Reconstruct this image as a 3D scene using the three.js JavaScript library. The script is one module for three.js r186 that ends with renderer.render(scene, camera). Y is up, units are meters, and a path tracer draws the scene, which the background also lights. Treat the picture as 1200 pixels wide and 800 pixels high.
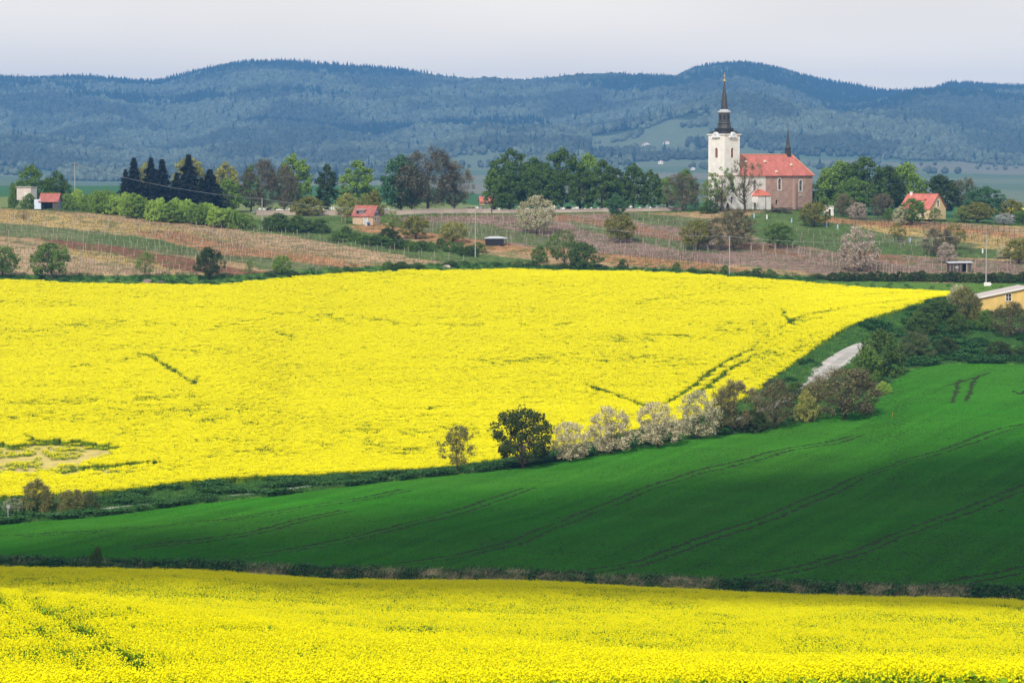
import * as THREE from 'three';
import { mergeGeometries } from 'three/addons/utils/BufferGeometryUtils.js';

// ---------------------------------------------------------------- camera, sky, sun, exposure
const F = 3335, PITCH = Math.atan(220 / F), CAMY = 60;
const scene = new THREE.Scene();
const camera = new THREE.PerspectiveCamera(2 * Math.atan(400 / F) * 180 / Math.PI, 1.5, 1, 14000);
camera.position.set(0, CAMY, 0);
camera.rotation.x = -PITCH;
scene.add(camera);
const renderer = new THREE.WebGLRenderer({ antialias: true });
renderer.toneMapping = THREE.LinearToneMapping;
renderer.toneMappingExposure = 1.2;
renderer.shadowMap.enabled = true;
const SUN = new THREE.Vector3(-0.24, 0.64, 0.73).normalize();
const sun = new THREE.DirectionalLight(new THREE.Color().setRGB(1.0, 0.94, 0.84), 3.3);
sun.name = 'sun';
sun.position.copy(SUN).multiplyScalar(900).add(new THREE.Vector3(0, 0, -500));
sun.target.position.set(0, 0, -500);
sun.castShadow = true; sun.shadow.radius = 4; sun.shadow.mapSize.set(4096, 4096);
Object.assign(sun.shadow.camera, { left: -400, right: 400, top: 400, bottom: -400, near: 10, far: 2500 });
scene.add(sun, sun.target);
function mulberry(a) { return () => { a = (a + 0x6d2b79f5) | 0; let t = Math.imul(a ^ (a >>> 15), 1 | a); t = (t + Math.imul(t ^ (t >>> 7), 61 | t)) ^ t; return ((t ^ (t >>> 14)) >>> 0) / 4294967296; }; }
const hash2 = (i, j, s = 0) => { let n = Math.imul(i, 374761393) + Math.imul(j, 668265263) + Math.imul(s, 1274126177); n = Math.imul(n ^ (n >>> 13), 1103515245); return ((n ^ (n >>> 16)) >>> 0) / 4294967296; };
function vnoise(x, y, s = 0) {
  const i = Math.floor(x), j = Math.floor(y), u = x - i, v = y - j, a = u * u * (3 - 2 * u), b = v * v * (3 - 2 * v);
  const p = hash2(i, j, s), q = hash2(i + 1, j, s), r = hash2(i, j + 1, s), t = hash2(i + 1, j + 1, s);
  return p + (q - p) * a + (r - p) * b + (p - q - r + t) * a * b;
}
const fbm = (x, y, o = 4, s = 0) => { let f = 0, a = 0.5, n = 0; for (let k = 0; k < o; k++) { f += a * vnoise(x, y, s + k * 17); n += a; a *= 0.5; x *= 2.03; y *= 2.03; } return f / n; };
const clamp = (x, a = 0, b = 1) => Math.min(b, Math.max(a, x)), lerp = (a, b, t) => a + (b - a) * t, sstep = (a, b, x) => { const t = clamp((x - a) / (b - a)); return t * t * (3 - 2 * t); };
const SKYLOW = [1.06, 0.95, 0.80];
{ // a thin high overcast: pale everywhere, a little warmer and brighter low down, soft streaks of cloud
  const W = 1024, H = 512, data = new Float32Array(W * H * 4);
  for (let r = 0; r < H; r++) for (let c = 0; c < W; c++) {
    const el = ((r + 0.5) / H - 0.5) * Math.PI, az = ((c + 0.5) / W) * Math.PI * 2;
    const low = Math.exp(-Math.max(0, el) / 0.4), rim = Math.exp(-Math.max(0, el) / 0.04), up = Math.max(el, 0);
    const cx = Math.cos(az), cz = Math.sin(az), k = 1 / (up + 0.12);
    const cl = fbm(cx * k * 0.9 + 9, cz * k * 0.9 + 5, 5, 3) - 0.5;
    const m = 1 + cl * 0.3;
    const o = (r * W + c) * 4;
    data[o] = (lerp(0.52, SKYLOW[0], low) + 0.42 * rim) * m; data[o + 1] = (lerp(0.56, SKYLOW[1], low) + 0.28 * rim) * m; data[o + 2] = (lerp(0.64, SKYLOW[2], low) + 0.08 * rim) * m; data[o + 3] = 1;
  }
  const t = new THREE.DataTexture(data, W, H, THREE.RGBAFormat, THREE.FloatType);
  t.mapping = THREE.EquirectangularReflectionMapping; t.magFilter = THREE.LinearFilter; t.needsUpdate = true;
  scene.background = t; scene.environment = t;
}
scene.fog = new THREE.FogExp2(new THREE.Color().setRGB(0.15, 0.45, 1.0), 0.98e-4);

// ---------------------------------------------------------------- helpers
const names = new Map();
const numbered = (n) => { const k = names.get(n) ?? 0; names.set(n, k + 1); return k ? n + '_' + String(k).padStart(3, '0') : n; };
const V = (x, y, z) => new THREE.Vector3(x, y, z);
const shadow = (o) => { o.castShadow = true; o.receiveShadow = true; return o; };
function tag(o, label, category, group, kind) { if (label) o.userData.label = label; if (category) o.userData.category = category; if (group) o.userData.group = group; if (kind) o.userData.kind = kind; return o; }
function thing(name, label, category, pos = [0, 0, 0], turn = 0, group) {
  const o = new THREE.Group(); o.name = numbered(name); o.position.set(...pos); o.rotation.y = turn; scene.add(o); return tag(o, label, category, group);
}
function part(name, geo, mat, parent, label) { const m = shadow(new THREE.Mesh(geo, mat)); m.name = name; if (label) m.userData.label = label; parent.add(m); return m; }
function solo(name, geo, mat, label, category, group, kind) { const m = shadow(new THREE.Mesh(geo, mat)); m.name = numbered(name); scene.add(m); return tag(m, label, category, group, kind); }
const mat = (r, g, b, rough = 0.9, o = {}) => { const m = new THREE.MeshStandardMaterial({ roughness: rough, side: THREE.DoubleSide, ...o }); m.color.setRGB(r, g, b); return m; };
const vmat = (rough = 0.9, o = {}) => new THREE.MeshPhysicalMaterial({ roughness: rough, side: THREE.DoubleSide, vertexColors: true, specularIntensity: 0.08, ...o });

class GB { // triangles with flat normals and vertex colours
  constructor() { this.p = []; this.c = []; }
  tri(a, b, c, col) { this.p.push(...a, ...b, ...c); if (col) this.c.push(...col, ...col, ...col); return this; }
  quad(a, b, c, d, col) { return this.tri(a, b, c, col).tri(a, c, d, col); }
  poly(pts, col) { for (let i = 1; i < pts.length - 1; i++) this.tri(pts[0], pts[i], pts[i + 1], col); return this; }
  box(x0, x1, y0, y1, z0, z1, col) { return this.hex([[x0, y0, z0], [x1, y0, z0], [x1, y0, z1], [x0, y0, z1], [x0, y1, z0], [x1, y1, z0], [x1, y1, z1], [x0, y1, z1]], col); }
  hex(v, col) { for (const [a, b, c, d] of [[0, 1, 2, 3], [7, 6, 5, 4], [0, 4, 5, 1], [1, 5, 6, 2], [2, 6, 7, 3], [3, 7, 4, 0]]) this.quad(v[a], v[b], v[c], v[d], col); return this; }
  prism(pts, z0, z1, col) { // outline in x,y, extruded along z
    const n = pts.length, A = pts.map(([x, y]) => [x, y, z0]), B = pts.map(([x, y]) => [x, y, z1]);
    this.poly([...A].reverse(), col); this.poly(B, col);
    for (let i = 0; i < n; i++) { const j = (i + 1) % n; this.quad(A[i], A[j], B[j], B[i], col); } return this;
  }
  tube(path, radii, seg = 6, col) { // path: arrays of xyz
    const rings = path.map((p, i) => {
      const a = path[Math.max(0, i - 1)], b = path[Math.min(path.length - 1, i + 1)], d = V(b[0] - a[0], b[1] - a[1], b[2] - a[2]).normalize();
      const u = Math.abs(d.y) > 0.9 ? V(1, 0, 0) : V(0, 1, 0), s = V(0, 0, 0).crossVectors(d, u).normalize(), t = V(0, 0, 0).crossVectors(s, d);
      return Array.from({ length: seg }, (_, k) => { const w = (k / seg) * Math.PI * 2, c = Math.cos(w) * radii[i], e = Math.sin(w) * radii[i]; return [p[0] + s.x * c + t.x * e, p[1] + s.y * c + t.y * e, p[2] + s.z * c + t.z * e]; });
    });
    for (let i = 0; i < rings.length - 1; i++) for (let k = 0; k < seg; k++) { const l = (k + 1) % seg; this.quad(rings[i][k], rings[i][l], rings[i + 1][l], rings[i + 1][k], col); }
    this.poly([...rings[0]].reverse(), col); this.poly(rings.at(-1), col); return this;
  }
  geo() {
    const g = new THREE.BufferGeometry(); g.setAttribute('position', new THREE.Float32BufferAttribute(this.p, 3));
    if (this.c.length) g.setAttribute('color', new THREE.Float32BufferAttribute(this.c, 3));
    g.computeVertexNormals(); return g;
  }
}
const pchip = (xs, ys) => { // monotone cubic through the knots
  const n = xs.length, d = [], m = new Array(n).fill(0);
  for (let i = 0; i < n - 1; i++) d.push((ys[i + 1] - ys[i]) / (xs[i + 1] - xs[i]));
  m[0] = d[0]; m[n - 1] = d[n - 2];
  for (let i = 1; i < n - 1; i++) { if (d[i - 1] * d[i] <= 0) m[i] = 0; else { const h0 = xs[i] - xs[i - 1], h1 = xs[i + 1] - xs[i], w1 = 2 * h1 + h0, w2 = h1 + 2 * h0; m[i] = (w1 + w2) / (w1 / d[i - 1] + w2 / d[i]); } }
  return (x) => {
    if (x <= xs[0]) return ys[0] + m[0] * (x - xs[0]); if (x >= xs[n - 1]) return ys[n - 1] + m[n - 1] * (x - xs[n - 1]);
    let a = 0, b = n - 1; while (b - a > 1) { const c = (a + b) >> 1; if (xs[c] <= x) a = c; else b = c; }
    const h = xs[a + 1] - xs[a], t = (x - xs[a]) / h, t2 = t * t, t3 = t2 * t;
    return (2 * t3 - 3 * t2 + 1) * ys[a] + (t3 - 2 * t2 + t) * h * m[a] + (-2 * t3 + 3 * t2) * ys[a + 1] + (t3 - t2) * h * m[a + 1];
  };
};
// photo pixel -> slopes of its ray per metre of depth (depth counts along -z)
const ray = (px, row) => { const v = (row - 400) / F, k = Math.cos(PITCH) - v * Math.sin(PITCH); return { sx: (px - 600) / F / k, sy: (-v * Math.cos(PITCH) - Math.sin(PITCH)) / k }; };
const at = (px, row, D) => { const r = ray(px, row); return V(r.sx * D, CAMY + r.sy * D, -D); };

// ---------------------------------------------------------------- the land, read off as lines of known distance (pixel column, ground row, metres)
const LINES = {
  near: [[-400, 835, 90], [600, 835, 90], [1600, 838, 90]],
  crest: [[-400, 700, 195], [0, 722, 170], [200, 739, 155], [400, 768, 142], [600, 786, 132], [800, 802, 126], [1000, 812, 120], [1200, 820, 116], [1600, 832, 108]],
  dip: [[-400, 706, 235], [0, 728, 210], [200, 743, 190], [400, 769, 176], [600, 781, 168], [800, 788, 166], [1000, 792, 164], [1200, 796, 162], [1600, 800, 160]],
  lip: [[-400, 672, 325], [0, 677, 325], [200, 681, 325], [400, 693, 325], [600, 697, 325], [800, 705, 325], [1000, 712, 325], [1200, 717, 325], [1600, 722, 325]],
  ditch: [[-400, 678, 331], [0, 681, 331], [200, 685, 331], [400, 696, 331], [600, 700, 331], [800, 708, 331], [1000, 715, 331], [1200, 720, 331], [1600, 727, 331]],
  wheat: [[-400, 655, 338], [0, 658, 338], [200, 661, 338], [400, 671, 338], [600, 675, 338], [800, 683, 338], [1000, 689, 338], [1200, 693, 338], [1600, 700, 338]],
  top: [[-400, 637, 352], [0, 614, 382], [120, 605, 390], [250, 592, 402], [400, 572, 418], [520, 556, 432], [600, 548, 440], [700, 535, 450], [800, 520, 460], [900, 505, 472], [960, 492, 483], [1000, 482, 492], [1040, 455, 515], [1070, 432, 534], [1130, 425, 540], [1200, 427, 540], [1600, 432, 545]],
  lane: [[-400, 630, 364], [0, 605, 391], [120, 597, 398], [250, 585, 409], [400, 567, 425], [520, 552, 439], [600, 544, 447], [700, 531, 458], [800, 512, 473], [900, 480, 499], [952, 448, 527], [1000, 412, 556], [1060, 392, 575], [1110, 385, 582], [1200, 390, 578], [1600, 398, 575]],
  foot: [[-400, 626, 368], [0, 601, 395], [120, 593, 402], [250, 581, 413], [400, 564, 430], [520, 550, 443], [600, 542, 451], [700, 528, 463], [800, 508, 478], [900, 474, 504], [945, 443, 531], [990, 409, 560], [1060, 386, 582], [1110, 374, 592], [1200, 372, 594], [1600, 376, 594]],
  edge: [[-400, 614, 380], [0, 589, 405], [120, 583, 410], [250, 570, 421], [400, 560, 438], [540, 550, 452], [600, 543, 460], [700, 523, 477], [800, 496, 500], [870, 472, 522], [920, 436, 541], [960, 408, 556], [1000, 386, 575], [1050, 369, 598], [1110, 354, 622], [1200, 358, 612], [1600, 362, 608]],
  yellow: [[-400, 332, 680], [0, 334, 680], [100, 337, 678], [250, 339, 676], [300, 334, 684], [400, 326, 700], [500, 322, 712], [600, 320, 720], [700, 322, 716], [800, 326, 710], [900, 332, 698], [1000, 340, 680], [1100, 346, 662], [1200, 347, 658], [1600, 350, 655]],
  verge: [[-400, 322, 693], [0, 323, 693], [250, 323, 692], [330, 319, 698], [540, 309, 732], [600, 309, 738], [700, 313, 734], [800, 317, 727], [900, 322, 715], [1000, 327, 703], [1100, 331, 690], [1200, 332, 686], [1600, 334, 684]],
  slope: [[-400, 276, 745], [0, 283, 745], [250, 291, 742], [400, 286, 760], [540, 276, 785], [700, 280, 785], [900, 286, 775], [1000, 287, 770], [1200, 292, 760], [1600, 294, 758]],
  brow: [[-400, 243, 800], [0, 245, 800], [100, 250, 798], [200, 258, 796], [300, 262, 798], [400, 257, 815], [500, 253, 830], [600, 251, 835], [800, 249, 838], [870, 247, 841], [950, 251, 835], [1000, 256, 825], [1100, 260, 818], [1200, 266, 810], [1600, 270, 808]],
  plateau: [[-400, 236, 900], [0, 237, 900], [300, 246, 900], [600, 245, 900], [870, 243, 900], [1000, 246, 900], [1200, 254, 900], [1600, 258, 900]],
  back: [[-400, 223, 1500], [480, 223, 1500], [600, 236, 1450], [1000, 238, 1450], [1200, 240, 1450], [1600, 240, 1450]],
  rim: [[-400, 218, 1850], [480, 218, 1850], [600, 232, 1850], [1000, 235, 1850], [1200, 237, 1850], [1600, 237, 1850]],
  low: [[-400, 221, 2700], [480, 221, 2700], [600, 226, 2700], [1000, 229, 2700], [1200, 231, 2700], [1600, 231, 2700]],
  toe: [[-400, 206, 4300], [0, 207, 4300], [50, 211, 4300], [120, 214, 4300], [300, 214, 4300], [480, 210, 4300], [540, 205, 4300], [640, 203, 4300], [830, 200, 4300], [1000, 205, 4300], [1200, 206, 4300], [1600, 206, 4300]],
  foothill: [[-400, 190, 5270], [0, 194, 5270], [120, 206, 5115], [300, 205, 5115], [480, 196, 5270], [540, 186, 5425], [640, 182, 5425], [700, 178, 5425], [830, 173, 5502], [940, 188, 5425], [1000, 187, 5425], [1100, 187, 5425], [1200, 194, 5270], [1600, 194, 5270]],
  mid: [[-400, 145, 6800], [0, 148, 6800], [100, 141, 6800], [200, 152, 6800], [320, 136, 6800], [450, 150, 6800], [600, 140, 6800], [700, 152, 6800], [800, 138, 6800], [900, 128, 6800], [1000, 150, 6800], [1100, 138, 6800], [1200, 142, 6800], [1600, 140, 6800]],
  ridge: [[-400, 106, 8900], [0, 103, 8900], [100, 101, 8900], [180, 104, 8900], [210, 97, 8900], [250, 88, 8900], [300, 81, 8900], [380, 82, 8900], [450, 89, 8900], [550, 103, 8900], [600, 106, 8900], [660, 102, 8900], [700, 103, 8900], [790, 105, 8900], [815, 95, 8900], [870, 89, 8900], [910, 94, 8900], [950, 101, 8900], [1000, 108, 8900], [1050, 114, 8900], [1090, 113, 8900], [1115, 106, 8900], [1200, 112, 8900], [1600, 118, 8900]],
  beyond: [[-400, 118, 10400], [300, 108, 10400], [600, 120, 10400], [900, 112, 10400], [1200, 122, 10400], [1600, 126, 10400]],
};
const lines = Object.entries(LINES).map(([name, pts]) => {
  const a = [], ds = [], hs = [];
  for (const [px, row, D] of pts) { const r = ray(px, row); a.push(600 + F * r.sx); ds.push(D); hs.push(r.sy * D); }
  return { name, D: pchip(a, ds), h: pchip(a, hs) };
});
const L = Object.fromEntries(lines.map((l) => [l.name, l.D]));
const colA = []; for (let a = -380; a < -40; a += 20) colA.push(a); for (let a = -40; a < 1240; a += 4) colA.push(a); for (let a = 1240; a <= 1580; a += 20) colA.push(a);
const rowD = [];
for (let d = 4; d < 90; d += 4) rowD.push(d); for (let d = 90; d < 322; d += 1.6) rowD.push(d); for (let d = 322; d < 345; d += 0.6) rowD.push(d);
for (let d = 345; d < 640; d += 0.9) rowD.push(d); for (let d = 640; d < 860; d += 0.7) rowD.push(d); for (let d = 860; d < 2600; d *= 1.018) rowD.push(d); for (let d = 2610; d <= 10400; d += 45) rowD.push(d);
const NC = colA.length, ND = rowD.length, HT = new Float32Array(NC * ND);
const wob = (x, D) => { // gentle unevenness of the ground itself
  let h = 0;
  if (D < 2400) { const k = sstep(20, 90, D); h += k * ((fbm(x / 34, D / 34, 3, 5) - 0.5) * 1.1 + (fbm(x / 5, D / 5, 2, 8) - 0.5) * 0.16); }
  if (D > 345 && D < 560) h += (vnoise(x / 24 + D / 60, D / 30, 41) - 0.5) * 1.2 * sstep(345, 370, D) * (1 - sstep(440, 480, D));
  if (D > 5100) { const k = sstep(5100, 6100, D) * (1 - 0.8 * sstep(7900, 8900, D)); h += k * ((fbm(x / 560 + 3, D / 950, 3, 21) - 0.5) * 150 + (fbm(x / 170, D / 260, 3, 25) - 0.5) * 44); }
  return h;
};
colA.forEach((a, i) => {
  const xs = [0, 30], ys = [-1.75, -6.6]; let last = 30;
  for (const l of lines) { let d = l.D(a); if (d < last + 1) d = last + 1; xs.push(d); ys.push(l.h(a)); last = d; }
  const f = pchip(xs, ys);
  for (let j = 0; j < ND; j++) { const D = rowD[j], x = ((a - 600) / F) * D; HT[j * NC + i] = CAMY + f(D) + wob(x, D); }
});
const find = (arr, v) => { let a = 0, b = arr.length - 1; if (v <= arr[0]) return 0; if (v >= arr[b]) return b - 1; while (b - a > 1) { const c = (a + b) >> 1; if (arr[c] <= v) a = c; else b = c; } return a; };
function groundAD(a, D) {
  const i = find(colA, a), j = find(rowD, D), u = clamp((a - colA[i]) / (colA[i + 1] - colA[i])), v = clamp((D - rowD[j]) / (rowD[j + 1] - rowD[j])), o = j * NC + i;
  return lerp(lerp(HT[o], HT[o + 1], u), lerp(HT[o + NC], HT[o + NC + 1], u), v);
}
const colOf = (x, D) => 600 + (F * x) / D;
const ground = (x, z) => groundAD(colOf(x, -z), -z);
function gp(px, row, from = 60, to = 8900, lift = 0) { // where the pixel's ray first meets the land
  const r = ray(px, row), a = 600 + F * r.sx; let d0 = from;
  for (let j = find(rowD, from) + 1; j < ND && rowD[j] < to; j++) {
    const d = rowD[j];
    if (CAMY + r.sy * d <= groundAD(a, d) + lift) { let lo = d0, hi = d; for (let k = 0; k < 18; k++) { const m = (lo + hi) / 2; if (CAMY + r.sy * m <= groundAD(a, m) + lift) hi = m; else lo = m; } return V(r.sx * hi, groundAD(a, hi), -hi); }
    d0 = d;
  }
  return V(r.sx * to, groundAD(a, to), -to);
}
const onGround = (px, D) => { const a = px, x = ((a - 600) / F) * D; return V(x, groundAD(a, D), -D); };

// ---------------------------------------------------------------- what covers the ground
const inside = (P, x, y) => { let c = false; for (let i = 0, j = P.length - 1; i < P.length; j = i++) if (P[i][1] > y !== P[j][1] > y && x < ((P[j][0] - P[i][0]) * (y - P[i][1])) / (P[j][1] - P[i][1]) + P[i][0]) c = !c; return c; };
const plot = (pts, from = 640, to = 900) => pts.map(([px, row]) => { const p = gp(px, row, from, to); return [colOf(p.x, -p.z), -p.z]; });
const C = { straw: [0.42, 0.295, 0.17], strawPale: [0.46, 0.335, 0.205], strawGold: [0.45, 0.335, 0.145], brown: [0.26, 0.13, 0.082], orange: [0.43, 0.245, 0.125], green: [0.125, 0.185, 0.06], lush: [0.11, 0.165, 0.055], dull: [0.17, 0.20, 0.09], mauve: [0.30, 0.21, 0.17], red: [0.31, 0.18, 0.115], verge: [0.075, 0.16, 0.04] };
const PLOTS = [
  [C.strawGold, [[-40, 246], [40, 247], [110, 256], [210, 268], [300, 284], [210, 280], [110, 270], [-40, 258]]],
  [C.dull, [[-40, 258], [60, 266], [140, 275], [240, 287], [310, 303], [300, 312], [225, 301], [130, 288], [60, 280], [-40, 276]]],
  [C.lush, [[100, 275], [150, 276], [190, 283], [240, 291], [225, 296], [170, 290], [110, 283]]],
  [C.brown, [[40, 278], [130, 287], [225, 303], [275, 319], [262, 324], [225, 318], [165, 309], [90, 293]]],
  [C.strawPale, [[-40, 281], [40, 284], [95, 294], [170, 311], [235, 322], [-40, 324]]],
  [C.strawGold, [[60, 290], [120, 295], [185, 310], [210, 318], [170, 313], [100, 303]]],
  [C.orange, [[150, 270], [215, 272], [320, 295], [435, 314], [380, 320], [300, 306], [225, 290]]],
  [C.strawPale, [[215, 266], [300, 268], [345, 275], [430, 289], [550, 307], [500, 314], [420, 306], [330, 290], [260, 277]]],
  [C.dull, [[285, 300], [330, 304], [400, 316], [345, 321], [300, 316]]],
  [C.brown, [[228, 308], [300, 318], [312, 322], [255, 325]]],
  [C.green, [[290, 256], [345, 258], [420, 268], [500, 285], [560, 297], [640, 306], [560, 311], [480, 302], [400, 287], [330, 275], [285, 270]]],
  [C.green, [[320, 250], [460, 250], [455, 262], [410, 266], [330, 263]]],
  [C.mauve, [[445, 252], [620, 249], [770, 258], [1000, 295], [1080, 322], [960, 321], [860, 311], [700, 298], [560, 284], [470, 270]]],
  [C.dull, [[450, 258], [560, 262], [700, 290], [690, 295], [560, 280], [470, 268]]],
  [C.orange, [[405, 264], [445, 264], [490, 272], [580, 285], [660, 293], [780, 303], [880, 315], [860, 320], [740, 311], [640, 298], [560, 291], [480, 278], [420, 271]]],
  [C.red, [[640, 251], [700, 258], [800, 273], [840, 283], [800, 283], [700, 267], [640, 257]]],
  [C.dull, [[700, 250], [830, 256], [830, 268], [760, 264]]],
  [C.dull, [[660, 258], [800, 284], [860, 297], [790, 292], [690, 272]]],
  [C.red, [[840, 280], [900, 288], [980, 300], [1050, 315], [1000, 313], [900, 296], [845, 287]]],
  [C.lush, [[860, 262], [940, 262], [1010, 268], [1110, 286], [1200, 292], [1240, 300], [1240, 306], [1120, 302], [1000, 298], [900, 284]]],
  [C.green, [[880, 250], [960, 250], [1010, 262], [1030, 275], [930, 270], [870, 260]]],
  [C.orange, [[950, 254], [1040, 257], [1130, 266], [1240, 279], [1240, 285], [1120, 274], [1030, 265], [950, 259]]],
  [C.strawGold, [[990, 262], [1080, 269], [1240, 284], [1240, 298], [1130, 290], [1060, 280]]],
  [C.dull, [[1020, 272], [1100, 280], [1160, 288], [1120, 292], [1050, 286]]],
  [C.mauve, [[900, 290], [1100, 303], [1240, 310], [1240, 331], [1100, 326], [980, 312]]],
  [C.red, [[985, 292], [1080, 305], [1060, 311], [1000, 300]]],
].map(([c, p]) => [c, plot(p)]);
const BARE = plot([[-40, 528], [30, 522], [90, 522], [135, 529], [110, 545], [60, 556], [30, 563], [-40, 570]], 395, 560);
const BARE2 = plot([[50, 557], [120, 550], [215, 551], [160, 558], [80, 565]], 395, 560);
function cover(a, D, x) {
  const n = fbm(x / 9, D / 9, 3, 2), m = vnoise(x / 1.3, D / 1.3, 6);
  if (D < L.lip(a)) return [0.06 + 0.03 * n, 0.085 + 0.04 * n, 0.02];
  if (D < L.wheat(a)) return [0.09 * n + 0.03, 0.12 * n + 0.05, 0.03];
  if (D < L.top(a)) return [0.022 + 0.010 * n, 0.040 + 0.016 * n, 0.012];
  if (D < L.edge(a)) { const k = 0.7 + 0.6 * n; return [0.055 * k, 0.14 * k, 0.035 * k]; }
  if (D < L.yellow(a) && a < 1112) {
    if (inside(BARE, a, D) || inside(BARE2, a, D)) { const k = 0.8 + 0.4 * m; return [0.54 * k, 0.44 * k, 0.14 * k]; }
    return [0.09 + 0.04 * n, 0.12 + 0.04 * n, 0.02];
  }
  if (D < L.verge(a)) { const k = 0.75 + 0.5 * n; return [0.10 * k, 0.20 * k, 0.045 * k]; }
  if (D < 900 && D < L.brow(a) + 25) {
    let c = D < L.brow(a) ? C.straw : C.green;
    if (D < L.brow(a)) { const aw = a + (vnoise(x / 6, D / 6, 12) - 0.5) * 10, Dw = D + (vnoise(x / 5, D / 5, 13) - 0.5) * 3; for (const [k, P] of PLOTS) if (inside(P, aw, Dw)) c = k; }
    const k = 0.72 + 0.4 * n + 0.28 * (m - 0.5), g = sstep(0.55, 0.75, fbm(x / 3.5, D / 2.5, 3, 31)) * 0.55;
    return [lerp(c[0], 0.09, g) * k, lerp(c[1], 0.16, g) * k, lerp(c[2], 0.045, g) * k];
  }
  if (D < 1950) {
    const f = hash2(Math.floor(x / 130 + D / 900), Math.floor(D / 260), 4), k = 0.85 + 0.3 * n;
    if (a > 1176 + (1130 - D) * 0.03 && D > 930 + (1200 - a) && D < 1130) return [0.75 * k, 0.6 * k, 0.02];
    if (a > 560 && D > 1250) return [0.12 * k, 0.165 * k, 0.10 * k];
    return D > 1150 || f < 0.6 ? [0.045 * k, 0.13 * k, 0.05 * k] : [0.16 * k, 0.20 * k, 0.07 * k];
  }
  if (D < 5900) {
    const s = Math.floor(x / 260 + D / 1100), f = hash2(s, Math.floor(D / 420 + x / 1900), 8), k = 0.9 + 0.2 * n;
    return f < 0.4 ? [0.15 * k, 0.185 * k, 0.11 * k] : f < 0.75 ? [0.11 * k, 0.16 * k, 0.09 * k] : [0.19 * k, 0.19 * k, 0.135 * k];
  }
  return [0.05, 0.07, 0.03];
}
function sheet(name, d0, d1, label, matl) {
  const j0 = find(rowD, d0), j1 = d1 >= rowD[ND - 1] ? ND - 1 : find(rowD, d1), nr = j1 - j0 + 1, p = new Float32Array(nr * NC * 3), c = new Float32Array(nr * NC * 3), idx = [];
  for (let j = 0; j < nr; j++) for (let i = 0; i < NC; i++) {
    const D = rowD[j0 + j], a = colA[i], x = ((a - 600) / F) * D, o = (j * NC + i) * 3, k = cover(a, D, x);
    p[o] = x; p[o + 1] = HT[(j0 + j) * NC + i]; p[o + 2] = -D; c[o] = k[0]; c[o + 1] = k[1]; c[o + 2] = k[2];
  }
  for (let j = 0; j < nr - 1; j++) for (let i = 0; i < NC - 1; i++) { const o = j * NC + i; idx.push(o, o + 1, o + NC + 1, o, o + NC + 1, o + NC); }
  const g = new THREE.BufferGeometry(); g.setAttribute('position', new THREE.BufferAttribute(p, 3)); g.setAttribute('color', new THREE.BufferAttribute(c, 3)); g.setIndex(idx); g.computeVertexNormals();
  return solo(name, g, matl, label, undefined, undefined, 'structure');
}
const soil = vmat(0.95);
sheet('near_field_ground', 4, 331, 'soil of the rapeseed field below the viewpoint', soil);
sheet('valley_ground', 331, 640, 'ground of the wheat field, lane and lower rapeseed slope', soil);
sheet('vineyard_slope', 640, 860, 'striped vineyard slope of straw, tilled soil and grass', soil);
sheet('plateau_ground', 860, 2610, 'flat farmland behind the church', soil);
sheet('hills', 2610, 10400, 'wooded hills beyond the village', soil);

// the lane: a pale gravel strip with a worn crown
function strip(name, pts, lift, m, label) {
  const curve = new THREE.CatmullRomCurve3(pts), n = Math.ceil(curve.getLength() / 1.2), g = new GB(); let prev = null;
  for (let i = 0; i <= n; i++) {
    const p = curve.getPointAt(i / n), t = curve.getTangentAt(i / n), s = V(-t.z, 0, t.x).normalize(), half = laneHalf(colOf(p.x, -p.z)) * (0.94 + 0.12 * vnoise(i / 5, 1, 4));
    const row = [-1, -0.35, 0.35, 1].map((k) => { const q = p.clone().addScaledVector(s, k * half); q.y = Math.max(ground(q.x, q.z), lerp(ground(p.x, p.z), ground(q.x, q.z), 0.3)) + lift - Math.abs(k) * 0.03; return q.toArray(); });
    if (prev) for (let k = 0; k < 3; k++) { const w = 0.85 + 0.3 * hash2(i, k, 77); g.quad(prev[k], prev[k + 1], row[k + 1], row[k], k === 1 ? [0.38 * w, 0.36 * w, 0.33 * w] : [0.46 * w, 0.43 * w, 0.40 * w]); }
    prev = row;
  }
  return solo(name, g.geo(), m, label, undefined, undefined, 'structure');
}
const lanePt = (px) => { const a = px, D = L.lane(a); return V(((a - 600) / F) * D, 0, -D); };
const laneHalf = (a) => lerp(1.2, 3.0, sstep(938, 970, a));
strip('farm_lane', [-200, -60, 60, 150, 250, 350, 450, 550, 650, 750, 830, 890, 930, 960, 985, 1005, 1022].map(lanePt), 0.1, vmat(0.95), 'pale gravel farm lane curving below the rapeseed bank');

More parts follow.
